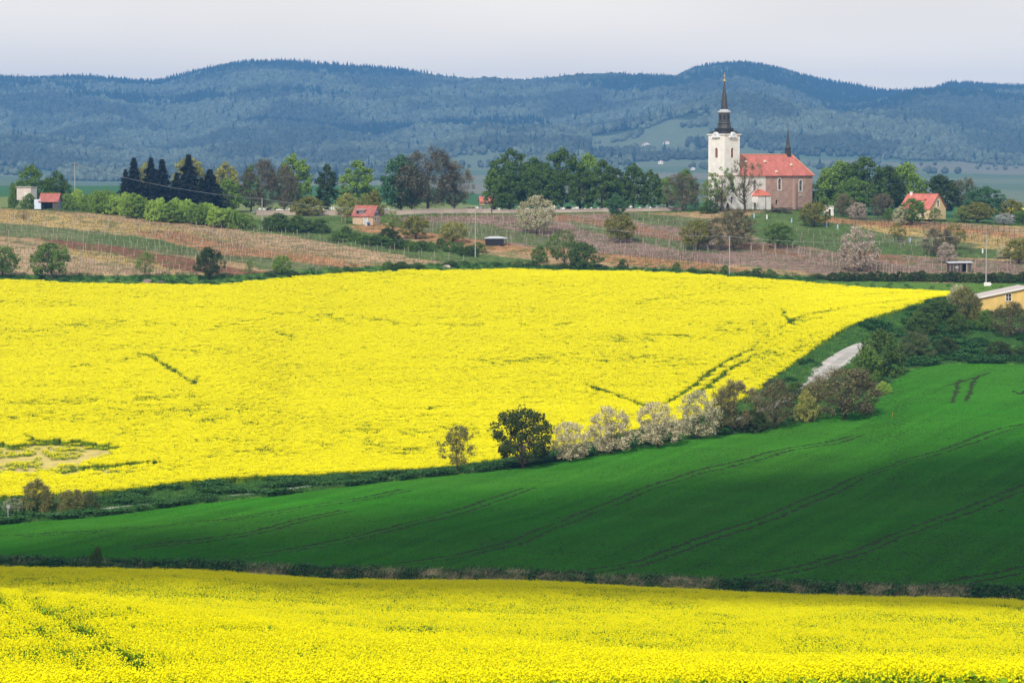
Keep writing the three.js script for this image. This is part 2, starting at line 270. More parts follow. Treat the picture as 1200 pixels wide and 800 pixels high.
// ---------------------------------------------------------------- crops: small tufts of real plants, set out by the thousand
function instanced(name, geo, m, list, label, category, colors) {
  const o = new THREE.InstancedMesh(geo, m, list.length), M = new THREE.Matrix4(), q = new THREE.Quaternion(), s = V(1, 1, 1), up = V(0, 1, 0);
  list.forEach(([x, y, z, turn, sx, sy], i) => { q.setFromAxisAngle(up, turn); s.set(sx, sy ?? sx, sx); M.compose(V(x, y, z), q, s); o.setMatrixAt(i, M); if (colors) o.setColorAt(i, colors[i]); });
  shadow(o); o.name = numbered(name); scene.add(o); return tag(o, label, category, undefined, 'stuff');
}
const rr = mulberry(11);
const polyline = (pts, from, to, lift = 0) => { const q = []; for (let i = 0; i < pts.length - 1; i++) { const A = gp(...pts[i], from, to, lift), B = gp(...pts[i + 1], from, to, lift); q.push([A.x, A.z, B.x, B.z]); } return q; };
const distTo = (segs, x, z) => { let b = 1e9; for (const [x0, z0, x1, z1] of segs) { const dx = x1 - x0, dz = z1 - z0, t = clamp(((x - x0) * dx + (z - z0) * dz) / (dx * dx + dz * dz)), e = (x - x0 - t * dx) ** 2 + (z - z0 - t * dz) ** 2; if (e < b) b = e; } return Math.sqrt(b); };
// for lines that cross many cells: a grid of the marked squares
function marker(groups, cell = 0.5) { // groups: [segments, half width]
  const set = new Set();
  for (const [segs, half] of groups) for (const [x0, z0, x1, z1] of segs) {
    const n = Math.ceil(Math.hypot(x1 - x0, z1 - z0) / (cell * 0.5));
    for (let k = 0; k <= n; k++) { const x = lerp(x0, x1, k / n), z = lerp(z0, z1, k / n), r = Math.ceil(half / cell); for (let u = -r; u <= r; u++) for (let w = -r; w <= r; w++) { const X = Math.round(x / cell) + u, Z = Math.round(z / cell) + w; if (Math.hypot(X * cell - x, Z * cell - z) <= half) set.add(X * 65536 + Z); } }
  }
  return (x, z) => set.has(Math.round(x / cell) * 65536 + Math.round(z / cell));
}
function raceme(g, x, y, z, r, len, R, col) { // a stubby spike of flowers: an uneven eight-sided lump
  const t = R() * 6.3, top = [x + (R() - 0.5) * r, y + len * (0.5 + R() * 0.2), z + (R() - 0.5) * r], bot = [x, y - len * 0.5, z];
  const ring = [0, 1, 2, 3].map((k) => { const w = t + k * 1.571, q = r * (0.7 + R() * 0.6); return [x + Math.cos(w) * q, y + (R() - 0.5) * len * 0.5, z + Math.sin(w) * q]; });
  for (let k = 0; k < 4; k++) { const l = (k + 1) % 4; g.tri(ring[k], ring[l], top, col()); g.tri(ring[l], ring[k], bot, col()); }
}
function rapePatch(size, n, r, seed, hMin, hMax, leaf) {
  const R = mulberry(seed), g = new GB();
  const yellow = () => { const k = 0.86 + 0.22 * R(); return [0.82 * k, 0.755 * k, 0.004]; }, stem = () => { const k = 0.7 + 0.6 * R(); return [0.17 * k, 0.29 * k, 0.015 * k]; };
  for (let i = 0; i < n; i++) {
    const x = (R() - 0.5) * size * 1.15, z = (R() - 0.5) * size * 1.15, y = lerp(hMin, hMax, R()), q = r * (0.75 + 0.5 * R());
    raceme(g, x, y, z, q, q * 2.2, R, yellow);
    const w = 0.012 + r * 0.05, bx = x + (R() - 0.5) * 0.15, bz = z + (R() - 0.5) * 0.15;
    g.tri([bx - w, 0.1, bz], [bx + w, 0.1, bz + w], [x, y, z], stem());
    if (R() < 0.6) raceme(g, x + (R() - 0.5) * r * 4, y - r * (2 + 2 * R()), z + (R() - 0.5) * r * 4, q * 0.7, q * 1.4, R, yellow);
  }
  for (let i = 0; i < leaf; i++) {
    const x = (R() - 0.5) * size, z = (R() - 0.5) * size, y = hMin * (0.3 + 0.75 * R()), t = R() * 6.3, l = 0.1 + 0.12 * R(), c = Math.cos(t) * l, s = Math.sin(t) * l;
    g.quad([x - c, y, z - s], [x - s * 0.4, y + l * (R() - 0.2), z + c * 0.4], [x + c, y - l * 0.3, z + s], [x + s * 0.4, y + l * (R() - 0.2), z - c * 0.4], stem());
  }
  return g.geo();
}
const cropMat = vmat(0.75);
{ // near rapeseed
  const geos = [1, 2, 3, 4].map((k) => rapePatch(0.6, 20, 0.032, 100 + k, 0.85, 1.28, 36)), thinGeos = [5, 6].map((k) => rapePatch(0.6, 11, 0.03, 100 + k, 0.8, 1.2, 60)), lists = [...geos, ...thinGeos].map(() => []); geos.push(...thinGeos);
  const P = (pts) => polyline(pts, 60, 330, 1.05), shift = (pts, dx, dy) => pts.map(([x, y]) => [x + dx, y + dy]);
  const main = P([[-40, 681], [0, 693], [50, 714], [100, 740], [150, 768], [195, 796], [230, 822]]), beside = main.map(([x0, z0, x1, z1]) => { const l = Math.hypot(x1 - x0, z1 - z0) || 1, nx = ((z1 - z0) / l) * -2, nz = ((x1 - x0) / l) * 2; return [x0 + nx, z0 + nz, x1 + nx, z1 + nz]; }), ruts = [[main, 0.46], [beside, 0.3]];
  const rut = marker([...ruts, [P([[770, 708], [790, 706], [815, 706]]), 0.9], [P([[-20, 690], [100, 690], [200, 697]]), 0.25], [P([[340, 690], [560, 705], [800, 720], [1000, 738], [1220, 750]]), 0.2], [P([[600, 750], [850, 742], [1100, 752]]), 0.18]]);
  for (let z = -62; z > -326; z -= 0.55) for (let x = (-730 * -z) / F; x < (730 * -z) / F; x += 0.55) {
    const X = x + (rr() - 0.5) * 0.4, Z = z + (rr() - 0.5) * 0.4, D = -Z, a = colOf(X, D);
    if (D > L.lip(a) - 0.3 || rut(X, Z)) continue;
    const thin = fbm(X / 7, D / 16, 3, 51); if (rr() < sstep(0.50, 0.75, thin) * 0.5) continue;
    const pale = clamp(0.12 + 0.5 * sstep(L.crest(a) + 6, L.dip(a), D) + 1.1 * (fbm(X / 5, D / 12, 3, 53) - 0.5)), s = 0.9 + 0.25 * rr(); lists[rr() < pale ? 4 + ((rr() * 2) | 0) : (rr() * 4) | 0].push([X, ground(X, Z) - 0.04, Z, rr() * 6.28, s, s * (0.86 + 0.3 * fbm(X / 3, D / 3, 2, 9))]);
  }
  lists.forEach((l, i) => instanced('near_rapeseed', geos[i], cropMat, l, 'flowering rapeseed crop with green gaps between its flower heads', 'rapeseed'));
}
{ // rapeseed on the far slope
  const geos = [1, 2, 3, 4].map((k) => rapePatch(1.0, 42, 0.07, 200 + k, 0.95, 1.25, 14)), sparse = [5, 6].map((k) => rapePatch(1.0, 20, 0.07, 200 + k, 0.75, 1.1, 30)).concat([7, 8].map((k) => rapePatch(1.0, 8, 0.07, 200 + k, 0.6, 1.0, 36))), all = [...geos, ...sparse], lists = all.map(() => []);
  const P = (pts) => polyline(pts, 400, 720, 0.95);
  const rut = marker([
    [P([[778, 474], [800, 461], [830, 438], [858, 420], [885, 405], [915, 385], [935, 373]]), 0.95], [P([[935, 373], [965, 366], [1000, 360], [1060, 352]]), 1.5],
    [P([[805, 478], [822, 458], [848, 438], [870, 425], [900, 402], [925, 388]]), 0.95],
    [P([[690, 452], [720, 462], [745, 472], [770, 480]]), 0.8], [P([[600, 455], [650, 458], [700, 462]]), 0.45],
    [P([[160, 414], [178, 418], [186, 424], [205, 436], [222, 447], [244, 447]]), 0.8], [P([[205, 453], [225, 451], [232, 441]]), 0.7],
    [P([[735, 362], [760, 352], [790, 348], [850, 342], [900, 338]]), 0.4], [P([[915, 362], [925, 376], [935, 382]]), 0.5],
    [P([[480, 480], [560, 474], [640, 472], [700, 474]]), 0.35],
  ], 0.5);
  const lanes = [[[-40, 388], [40, 388], [100, 380], [150, 378], [230, 382], [330, 392]], [[-40, 478], [100, 470], [200, 466]], [[30, 488], [120, 483], [220, 482], [330, 486]], [[100, 430], [190, 414], [260, 410]], [[380, 372], [470, 380], [560, 382], [660, 380]], [[700, 400], [790, 395], [870, 384], [960, 372]], [[850, 425], [890, 418], [930, 410]], [[420, 516], [520, 505], [620, 498]], [[150, 505], [300, 498], [430, 503], [520, 512]], [[250, 528], [400, 520], [480, 528]], [[940, 398], [980, 384], [1040, 366], [1090, 352]], [[1020, 345], [1085, 343]], [[580, 425], [700, 418], [800, 425]]].map((p) => P(p));
  for (let z = -380; z > -725; z -= 0.9) for (let x = (-760 * -z) / F; x < (520 * -z) / F; x += 0.9) {
    const X = x + (rr() - 0.5) * 0.7, Z = z + (rr() - 0.5) * 0.7, D = -Z, a = colOf(X, D);
    if (D < L.edge(a) + 0.8 || D > L.yellow(a) - 0.3 || a > 1112 || rut(X, Z)) continue;
    let low = 1, gone = 0, thin = sstep(0.56, 0.8, fbm(X / 30, D / 9, 4, 61)) * 0.35;
    thin = Math.max(thin, sstep(0.56, 0.72, fbm(X / 46 + D / 90, D / 4.2 + X / 60, 3, 64)) * 0.4 * sstep(0.3, 0.6, fbm(X / 60, D / 40, 2, 65)));
    for (const s of lanes) { const d = distTo(s, X, Z); if (d < 9) gone = Math.max(gone, (1 - d / 9) * sstep(0.42, 0.62, fbm(X / 2.6, D / 2.6, 2, 71)) * 0.95); }
    const aw = a + (fbm(X / 4, D / 4, 3, 3) - 0.5) * 60, Dw = D + (fbm(X / 4, D / 4, 3, 4) - 0.5) * 16;
    if (inside(BARE, aw, Dw) || inside(BARE2, aw, Dw)) { if (rr() > 0.06 + 0.5 * sstep(0.45, 0.75, fbm(X / 4, D / 3, 3, 88))) continue; thin = 1; low = 0.55; }
    const s = 0.92 + 0.2 * rr(), k = rr() < gone ? 6 + ((rr() * 2) | 0) : rr() < thin ? 4 + ((rr() * 2) | 0) : (rr() * 4) | 0;
    lists[k].push([X, ground(X, Z) - 0.04, Z, rr() * 6.28, s, s * low * (0.88 + 0.24 * fbm(X / 5, D / 5, 2, 9))]);
  }
  lists.forEach((l, i) => instanced('slope_rapeseed', all[i], cropMat, l, i < 4 ? 'dense flowering rapeseed on the slope below the vineyards' : 'thin patches of low rapeseed on the slope below the vineyards', 'rapeseed'));
}
// grasses
function bladePatch(size, n, h0, h1, w, seed, cols, lean = 0.25, bias = 0) {
  const R = mulberry(seed), g = new GB();
  for (let i = 0; i < n; i++) {
    const x = (R() - 0.5) * size * 1.1, z = (R() - 0.5) * size * 1.1, t = R() * 6.28, h = lerp(h0, h1, R()), c = Math.cos(t) * w, s = Math.sin(t) * w, k = 0.75 + 0.5 * R(), b = cols[(R() * cols.length) | 0], dx = (R() - 0.5) * 2 * lean * h + bias * h * R(), dz = (R() - 0.5) * 2 * lean * h;
    g.tri([x - c, 0, z - s], [x + c, 0, z + s], [x + dx, h, z + dz], [b[0] * k, b[1] * k, b[2] * k]);
  }
  return g.geo();
}
{ // young wheat, with the tractor's wheel tracks left open
  const geos = [1, 2, 3].map((k) => bladePatch(0.62, 80, 0.09, 0.17, 0.018, 300 + k, [[0.052, 0.255, 0.018], [0.040, 0.21, 0.015], [0.065, 0.28, 0.022]], 0.35)), lists = geos.map(() => []);
  const P = (pts) => polyline(pts, 336, 545), pair = (pts, gap) => { const q = pts.map(([a, b, c]) => [a, b]); const A = P(q), B = A.map(([x0, z0, x1, z1]) => { const l = Math.hypot(x1 - x0, z1 - z0) || 1, nx = (-(z1 - z0) / l) * gap, nz = ((x1 - x0) / l) * gap; return [x0 + nx, z0 + nz, x1 + nx, z1 + nz]; }); return [[A, 0.42], [B, 0.37]]; };
  const rut = marker([
    ...pair([[250, 654], [330, 645], [400, 632], [460, 618], [520, 602], [570, 586], [612, 572]], 1.9), ...pair([[440, 663], [530, 651], [600, 634], [680, 601], [760, 570], [830, 548], [900, 530], [1000, 510]], 1.9),
    ...pair([[690, 668], [740, 660], [800, 638], [900, 604], [1000, 560], [1080, 534], [1200, 497]], 1.9), ...pair([[880, 674], [940, 663], [1000, 646], [1080, 614], [1200, 568]], 1.9), ...pair([[1110, 681], [1160, 673], [1215, 661]], 1.9),
    ...pair([[0, 628], [100, 623], [200, 615], [300, 603], [400, 587], [470, 574]], 1.9), ...pair([[150, 641], [230, 633], [300, 622], [400, 598]], 1.7),
    [P([[1116, 472], [1120, 462], [1122, 450], [1126, 445]]), 0.5], [P([[1132, 470], [1138, 458], [1140, 448], [1148, 440]]), 0.5], [P([[1108, 452], [1130, 447], [1160, 437]]), 0.4], [P([[1188, 458], [1195, 462], [1205, 456]]), 0.45], [P([[1020, 640], [1100, 618], [1200, 590]]), 0.12], [P([[560, 640], [700, 588], [800, 556]]), 0.1], [P([[500, 610], [620, 590], [700, 570]]), 0.1],
  ], 0.15);
  const col = [[], [], []];
  for (let z = -334; z > -548; z -= 0.56) for (let x = (-720 * -z) / F; x < (720 * -z) / F; x += 0.56) {
    const X = x + (rr() - 0.5) * 0.3, Z = z + (rr() - 0.5) * 0.3, D = -Z, a = colOf(X, D);
    if (D < L.wheat(a) || D > L.top(a) || rut(X, Z)) continue;
    const k = (rr() * 3) | 0, s = 0.9 + 0.25 * rr(); lists[k].push([X, ground(X, Z) - 0.02, Z, rr() * 6.28, s, s * (0.8 + 0.4 * vnoise(X / 3 + D / 8, D / 1.4, 19))]);
    const sa = X * 0.9 + Z * 0.44, sl = X * 0.44 - Z * 0.9, t = 0.72 + 0.3 * fbm(X / 14 + D / 30, D / 5, 4, 91) + 0.28 * vnoise(sa / 1.6, sl / 50, 92) + 0.14 * vnoise(sa / 0.7, sl / 30, 93), u = fbm(X / 40, D / 25, 2, 95); col[k].push(new THREE.Color().setRGB(t * (0.85 + 0.5 * u), t, t * (0.85 + 0.4 * u)));
  }
  lists.forEach((l, i) => instanced('young_wheat', geos[i], vmat(0.7), l, 'short deep green wheat crossed by tractor tracks', 'wheat', col[i]));
}
{ // verges, banks and the ditch between the fields
  const gGrass = [1, 2].map((k) => bladePatch(1, 70, 0.25, 0.7, 0.03, 400 + k, [[0.06, 0.17, 0.035], [0.045, 0.13, 0.03], [0.10, 0.20, 0.05]], 0.4));
  const gWeed = [1, 2].map((k) => { const R = mulberry(450 + k), g = new GB(); for (let i = 0; i < 90; i++) { const x = (R() - 0.5) * 1.1, z = (R() - 0.5) * 1.1, y = 0.1 + R() * 0.75, t = R() * 6.3, l = 0.07 + 0.1 * R(), q = 0.7 + 0.6 * R(); g.quad([x - l * Math.cos(t), y, z - l * Math.sin(t)], [x - l * Math.sin(t), y + l * (R() - 0.3), z + l * Math.cos(t)], [x + l * Math.cos(t), y + l * (R() - 0.5), z + l * Math.sin(t)], [x + l * Math.sin(t), y + l * (R() - 0.3), z - l * Math.cos(t)], [0.045 * q, 0.12 * q, 0.03 * q]); } return g.geo(); });
  const gDry = [1, 2].map((k) => bladePatch(0.9, 28, 0.4, 1.2, 0.022, 480 + k, [[0.74, 0.60, 0.37], [0.62, 0.49, 0.28], [0.80, 0.68, 0.46]], 0.5, 0.5));
  const gLawn = [1, 2].map((k) => bladePatch(1.05, 90, 0.08, 0.3, 0.03, 430 + k, [[0.15, 0.27, 0.05], [0.12, 0.23, 0.045], [0.19, 0.30, 0.07]], 0.5));
  const A = [[], []], B = [[], []], Cc = [[], []], Dl = [[], []];
  const put = (l, X, Z, s, sy) => l[(rr() * 2) | 0].push([X, ground(X, Z) - 0.03, Z, rr() * 6.28, s, sy ?? s]);
  for (let z = -323; z > -341; z -= 0.55) for (let x = (-700 * -z) / F; x < (700 * -z) / F; x += 0.55) { // ditch
    const X = x + (rr() - 0.5) * 0.5, Z = z + (rr() - 0.5) * 0.5, D = -Z, a = colOf(X, D); if (D < L.lip(a) + 0.2 || D > L.wheat(a) + 0.3) continue;
    put(rr() < 0.6 ? B : A, X, Z, 0.8 + 0.5 * rr());
  }
  const dryAt = (a) => Math.max(sstep(270, 300, a) * (1 - sstep(315, 335, a)) * 0.5, sstep(370, 400, a) * (1 - sstep(840, 880, a)) * (0.05 + 0.55 * sstep(0.3, 0.9, 0.5 * vnoise(a / 23, 1, 5) + 0.5 * vnoise(a / 6, 4, 5))), sstep(880, 930, a) * (1 - sstep(1110, 1150, a)) * (0.03 + 0.45 * sstep(0.3, 0.9, 0.5 * vnoise(a / 19, 3, 6) + 0.5 * vnoise(a / 5, 8, 6))), 0.05 * vnoise(a / 20, 9, 9));
  for (let i = 0; i < 24000; i++) { const D = 330.5 + rr() * 6.5, a = -60 + 1320 * rr(), X = ((a - 600) / F) * D; if (rr() > dryAt(a) || D > L.wheat(a) - 0.2) continue; const gx = Cc[(rr() * 2) | 0]; gx.push([X, ground(X, -D) - 0.02, -D, (rr() - 0.5) * 0.9, 0.75 + 0.5 * rr()]); }
  for (let z = -345; z > -640; z -= 0.8) for (let x = (-720 * -z) / F; x < (760 * -z) / F; x += 0.8) { // banks of the lane
    const X = x + (rr() - 0.5) * 0.7, Z = z + (rr() - 0.5) * 0.7, D = -Z, a = colOf(X, D); if (D < L.top(a) + 0.1 || D > L.edge(a) + 1) continue;
    if (Math.abs(D - L.lane(a)) < (a > 890 ? 16 : 3) && a < 1030) { const d = lanePt(a - 3), e = lanePt(a + 3), l = Math.hypot(e.x - d.x, e.z - d.z), off = Math.abs((X - d.x) * (e.z - d.z) - (Z - d.z) * (e.x - d.x)) / l; if (off < laneHalf(a) * 0.95) continue; }
    put(fbm(X / 4, D / 4, 2, 77) < (a > 860 && a < 1060 ? 0.7 : 0.52) ? (rr() < 0.4 ? Dl : A) : B, X, Z, 0.9 + 0.5 * rr(), 0.7 + 0.7 * vnoise(X / 3, D / 3, 14));
  }
  for (let z = -640; z > -745; z -= 0.95) for (let x = (-720 * -z) / F; x < (720 * -z) / F; x += 0.95) { // grass strip above the rapeseed and the meadow beside it
    const X = x + (rr() - 0.5) * 0.8, Z = z + (rr() - 0.5) * 0.8, D = -Z, a = colOf(X, D); if (a < 1112 ? D < L.yellow(a) || D > L.verge(a) : D < L.edge(a) || D > L.verge(a)) continue;
    put(rr() < (a > 960 ? 0.97 : 0.6) ? Dl : rr() < 0.6 ? A : B, X, Z, 1, 0.7 + 0.6 * vnoise(X / 4, D / 4, 15));
  }
  A.forEach((l, i) => instanced('verge_grass', gGrass[i], vmat(0.85), l, 'rough green grass on the banks and field edges', 'grass'));
  B.forEach((l, i) => instanced('verge_weeds', gWeed[i], vmat(0.85), l, 'leafy dark weeds on the banks and in the ditch', 'weeds'));
  Dl.forEach((l, i) => instanced('meadow_grass', gLawn[i], vmat(0.85), l, 'light green grass of the meadow and the strip above the rapeseed', 'grass'));
  Cc.forEach((l, i) => instanced('dry_grass', gDry[i], vmat(0.9), l, 'pale dry grass leaning along the ditch', 'grass'));
}

{ // tufts and stubble between the vines, in the colour of the ground they grow on
  const geos = [1, 2, 3].map((k) => bladePatch(1.2, 46, 0.06, 0.3, 0.035, 520 + k, [[1, 1, 1], [0.8, 0.8, 0.8], [1.15, 1.1, 1]], 0.6)), lists = geos.map(() => []), cols = geos.map(() => []);
  for (let z = -690; z > -862; z -= 1.05) for (let x = (-690 * -z) / F; x < (690 * -z) / F; x += 1.05) {
    const X = x + (rr() - 0.5) * 0.9, Z = z + (rr() - 0.5) * 0.9, D = -Z, a = colOf(X, D); if (D < L.verge(a) || D > L.brow(a) + 20 || rr() < 0.25) continue;
    const k = (rr() * 3) | 0, c = cover(a, D, X), v = 0.75 + 0.6 * rr(), g = rr() < 0.15 ? [0.08, 0.16, 0.04] : c; lists[k].push([X, ground(X, Z) - 0.02, Z, rr() * 6.28, 0.9 + 0.3 * rr(), 0.7 + 0.8 * rr()]); cols[k].push(new THREE.Color().setRGB(g[0] * v, g[1] * v, g[2] * v));
  }
  geos.forEach((g, i) => instanced('vineyard_tufts', g, vmat(0.9), lists[i], 'straw stubble and grass tufts between the vine rows', 'grass', cols[i]));
}

// ---------------------------------------------------------------- the wood on the hills: one far mass of crowns
{
  const R = mulberry(77);
  const crown = (seed) => { // lumpy leafy crown: a displaced ball with ragged leaf sprays
    const g = new THREE.IcosahedronGeometry(1, 3), p = g.attributes.position, gb = new GB(), Q = mulberry(seed);
    const f = (x, y, z) => 1 + 0.34 * (vnoise(x * 2.1 + 9, y * 2.1 + z * 1.7 + 4, seed) - 0.5) + 0.36 * (vnoise(x * 4.6 + z * 3 + 2, y * 4.6 - z * 2 + 7, seed + 3) - 0.5);
    const v = (i) => { const x = p.getX(i), y = p.getY(i), z = p.getZ(i), k = f(x, y, z); return [x * k, 0.98 + y * k * 0.95, z * k]; };
    for (let i = 0; i < p.count; i += 3) { const k = 0.8 + 0.4 * Q(); gb.tri(v(i), v(i + 1), v(i + 2), [k, k, k]); }
    for (let i = 0; i < 240; i++) { const d = V(Q() - 0.5, Q() - 0.35, Q() - 0.5).normalize(), k = f(d.x, d.y, d.z) * (0.95 + 0.2 * Q()), q = 0.75 + 0.5 * Q(), s = 0.09, o = () => (Q() - 0.5) * 2 * s; const c = [d.x * k, 0.98 + d.y * k * 0.95, d.z * k]; gb.tri([c[0] + o(), c[1] + o(), c[2] + o()], [c[0] + o(), c[1] + o(), c[2] + o()], [c[0] + o(), c[1] + o(), c[2] + o()], [q, q, q]); }
    return gb.geo();
  };
  const conifer = (seed) => { const Q = mulberry(seed), g = new GB(); for (let t = 0; t < 7; t++) { const y0 = 0.12 + t * 0.125, r = (1 - t / 7.4) * 0.24, y1 = y0 + 0.26, n = 9; for (let k = 0; k < n; k++) { const a = (k / n) * 6.283 + Q() * 0.4, b = a + 0.75, q = 0.75 + 0.5 * Q(), e = r * (0.75 + 0.5 * Q()); g.tri([Math.cos(a) * e, y0 - 0.03 * Q(), Math.sin(a) * e], [Math.cos(b) * e, y0 - 0.03 * Q(), Math.sin(b) * e], [0, y1, 0], [q, q, q]); } } g.tube([[0, 0, 0], [0, 0.4, 0]], [0.02, 0.015], 4, [0.6, 0.5, 0.4]); return g.geo(); };
  const geos = [crown(1), crown(2), crown(3), conifer(4), conifer(5)], lists = geos.map(() => []), cols = geos.map(() => []);
  for (let D = 4380; D < 9050; D += 10.5) for (let a = -90; a < 1290; a += (10.5 * F) / D) {
    const d = D + (R() - 0.5) * 11, aa = a + ((R() - 0.5) * 10.5 * F) / D, x = ((aa - 600) / F) * d;
    const foot = Math.min(L.foothill(aa), lerp(4450, 9000, Math.max(sstep(500, 535, aa) * (1 - sstep(588, 600, aa) * (1 - sstep(690, 705, aa))), 1 - sstep(30, 75, aa))));
    const village = aa > 690 && aa < 835 && d < 6000;
    const open = village ? (d < 4700 ? 0.85 : 0.45) : d < foot - 90 ? 0.94 : d < foot + 90 ? 0.6 : sstep(0.66, 0.72, fbm(x / 380, d / 460, 3, 44)) * (d < 6600 ? 0.85 : 0.1);
    if (d < foot && !village && vnoise(x / 130, d / 90, 46) < 0.62) continue;
    if (village && vnoise(x / 60, d / 75, 47) < 0.6) continue;
    if (R() < open) continue;
    const dark = fbm(x / 520 + 5, d / 330 + 2, 3, 33) + 0.15 * sstep(8200, 8800, d) - 0.2 * (1 - sstep(6300, 7900, d)), con = d < 6400 ? 0.02 : dark > 0.57 ? 0.8 : 0.03;
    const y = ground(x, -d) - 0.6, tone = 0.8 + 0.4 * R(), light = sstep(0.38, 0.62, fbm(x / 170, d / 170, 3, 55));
    if (R() < con) { const k = 3 + ((R() * 2) | 0), h = (17 + 10 * R()) * (1 + 0.35 * R() * sstep(8400, 8800, d)); lists[k].push([x, y, -d, R() * 6.28, h * 1.15, h]); cols[k].push(new THREE.Color().setRGB(0.04 * tone, 0.062 * tone, 0.042 * tone)); }
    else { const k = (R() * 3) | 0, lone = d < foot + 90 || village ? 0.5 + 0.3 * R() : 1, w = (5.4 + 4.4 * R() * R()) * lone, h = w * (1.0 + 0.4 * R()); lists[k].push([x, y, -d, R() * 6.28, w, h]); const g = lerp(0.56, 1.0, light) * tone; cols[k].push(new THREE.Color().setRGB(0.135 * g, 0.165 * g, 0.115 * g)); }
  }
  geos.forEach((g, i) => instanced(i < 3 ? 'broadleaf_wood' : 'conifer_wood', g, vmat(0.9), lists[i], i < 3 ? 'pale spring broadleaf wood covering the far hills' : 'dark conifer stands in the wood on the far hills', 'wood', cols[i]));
}

{ // a cloud behind and above the viewpoint, out of frame: its soft shadow lies over the wheat and the ditch
  const parts = [], off = SUN.clone().multiplyScalar(430 / SUN.y);
  for (const [x, z, rx, rz] of [[-86, -300, 24, 46], [-62, -306, 22, 50], [-36, -319, 24, 58], [-10, -330, 24, 66], [14, -340, 24, 70], [40, -346, 26, 76], [66, -352, 26, 86], [92, -358, 28, 94], [120, -360, 30, 98]]) {
    const g = new THREE.IcosahedronGeometry(1, 4), p = g.attributes.position; for (let i = 0; i < p.count; i++) { const X = p.getX(i), Y = p.getY(i), Z = p.getZ(i), q = 0.84 + 0.34 * fbm(X * 1.6 + x, Z * 1.6 + Y * 1.2 + z, 3, 7); p.setXYZ(i, X * q * rx + x, Y * q * 12, Z * q * rz + z + 340); } g.computeVertexNormals(); parts.push(g);
  }
  const m = solo('cloud', mergeGeometries(parts), mat(0.85, 0.86, 0.88, 1), 'low drifting grey white cloud high above the valley', undefined, undefined, 'structure'); m.position.set(off.x, 12 + off.y, -340 + off.z);
}

// ---------------------------------------------------------------- trees and shrubs
const leafMats = new Map();
const leafMat = (c) => { const k = c.join(); if (!leafMats.has(k)) { const m = new THREE.MeshPhysicalMaterial({ roughness: 1, side: THREE.DoubleSide, vertexColors: true, specularIntensity: 0.15, transmission: 0.22, thickness: 0 }); m.color.setRGB(...c); leafMats.set(k, m); } return leafMats.get(k); };
const bark = vmat(0.95);
const KINDS = { // canonical 10 m plants: width, crown bottom, outline, clumps, leaves per clump, leaf size, twigs per clump, limb share, trunk radius
  round: { W: 8, l: 0.22, base: 0.08, out: (t) => Math.pow(Math.max(0, 1 - Math.pow(Math.abs(2 * t - 0.9), 2.4)), 0.5), n: 140, per: 64, leaf: 0.17, twigs: 0, limbs: 0.3, tr: 0.24, cr: 0.17 },
  oval: { W: 6.4, l: 0.14, base: 0.06, out: (t) => Math.pow(Math.max(0, 1 - Math.pow(Math.abs(1.75 * t - 0.68), 2)), 0.55), n: 120, per: 70, leaf: 0.155, twigs: 0, limbs: 0.3, tr: 0.22, cr: 0.17 },
  globe: { W: 7.5, l: 0.12, base: 0.12, out: (t) => Math.sqrt(Math.max(0, 1 - (2 * t - 1) ** 2)), n: 120, per: 70, leaf: 0.16, twigs: 0, limbs: 0.25, tr: 0.24, cr: 0.15 },
  spread: { W: 10, base: 0.14, out: (t) => Math.pow(Math.max(0, 1 - Math.pow(Math.abs(1.7 * t - 0.7), 2.2)), 0.6), n: 120, per: 62, leaf: 0.19, twigs: 5, limbs: 0.7, tr: 0.24, cr: 0.16, gap: 0.12 },
  light: { W: 9, base: 0.2, out: (t) => Math.pow(Math.max(0, 1 - Math.pow(Math.abs(1.8 * t - 0.8), 2)), 0.6), n: 90, per: 40, leaf: 0.15, twigs: 14, limbs: 0.6, tr: 0.18, cr: 0.15 },
  sparse: { W: 7.6, base: 0.2, out: (t) => Math.pow(Math.max(0, 1 - Math.pow(Math.abs(2 * t - 1), 2)), 0.5), n: 60, per: 34, leaf: 0.15, twigs: 8, limbs: 1, tr: 0.26, cr: 0.11 },
  blossom: { W: 9.6, l: 0.2, base: 0.06, out: (t) => Math.pow(Math.max(0, 1 - Math.pow(Math.abs(1.7 * t - 0.7), 2)), 0.55), n: 150, per: 60, leaf: 0.13, twigs: 8, limbs: 0.35, tr: 0.2, cr: 0.145, dark: 0.15 },
  twiggy: { W: 8.6, l: 0.24, base: 0.08, out: (t) => Math.pow(Math.max(0, 1 - Math.pow(Math.abs(1.7 * t - 0.72), 2)), 0.55), n: 120, per: 34, leaf: 0.12, twigs: 40, limbs: 0.4, tr: 0.2, cr: 0.18 },
  bare: { W: 8, base: 0.24, out: (t) => Math.pow(Math.max(0, 1 - Math.pow(Math.abs(1.9 * t - 0.85), 2)), 0.6), n: 60, per: 0, leaf: 0.1, twigs: 20, limbs: 0.75, tr: 0.22, cr: 0.16 },
  bush: { W: 12, base: 0.0, out: (t) => Math.pow(Math.max(0, 1 - Math.pow(t, 2.2)), 0.55) * (0.85 + 0.15 * Math.min(1, t * 5)), n: 110, per: 62, leaf: 0.24, twigs: 4, limbs: 0.2, tr: 0.16, cr: 0.15 },
  brush: { W: 12, base: 0.0, out: (t) => Math.pow(Math.max(0, 1 - Math.pow(t, 2.2)), 0.55), n: 110, per: 40, leaf: 0.2, twigs: 36, limbs: 0.4, tr: 0.14, cr: 0.16 },
};
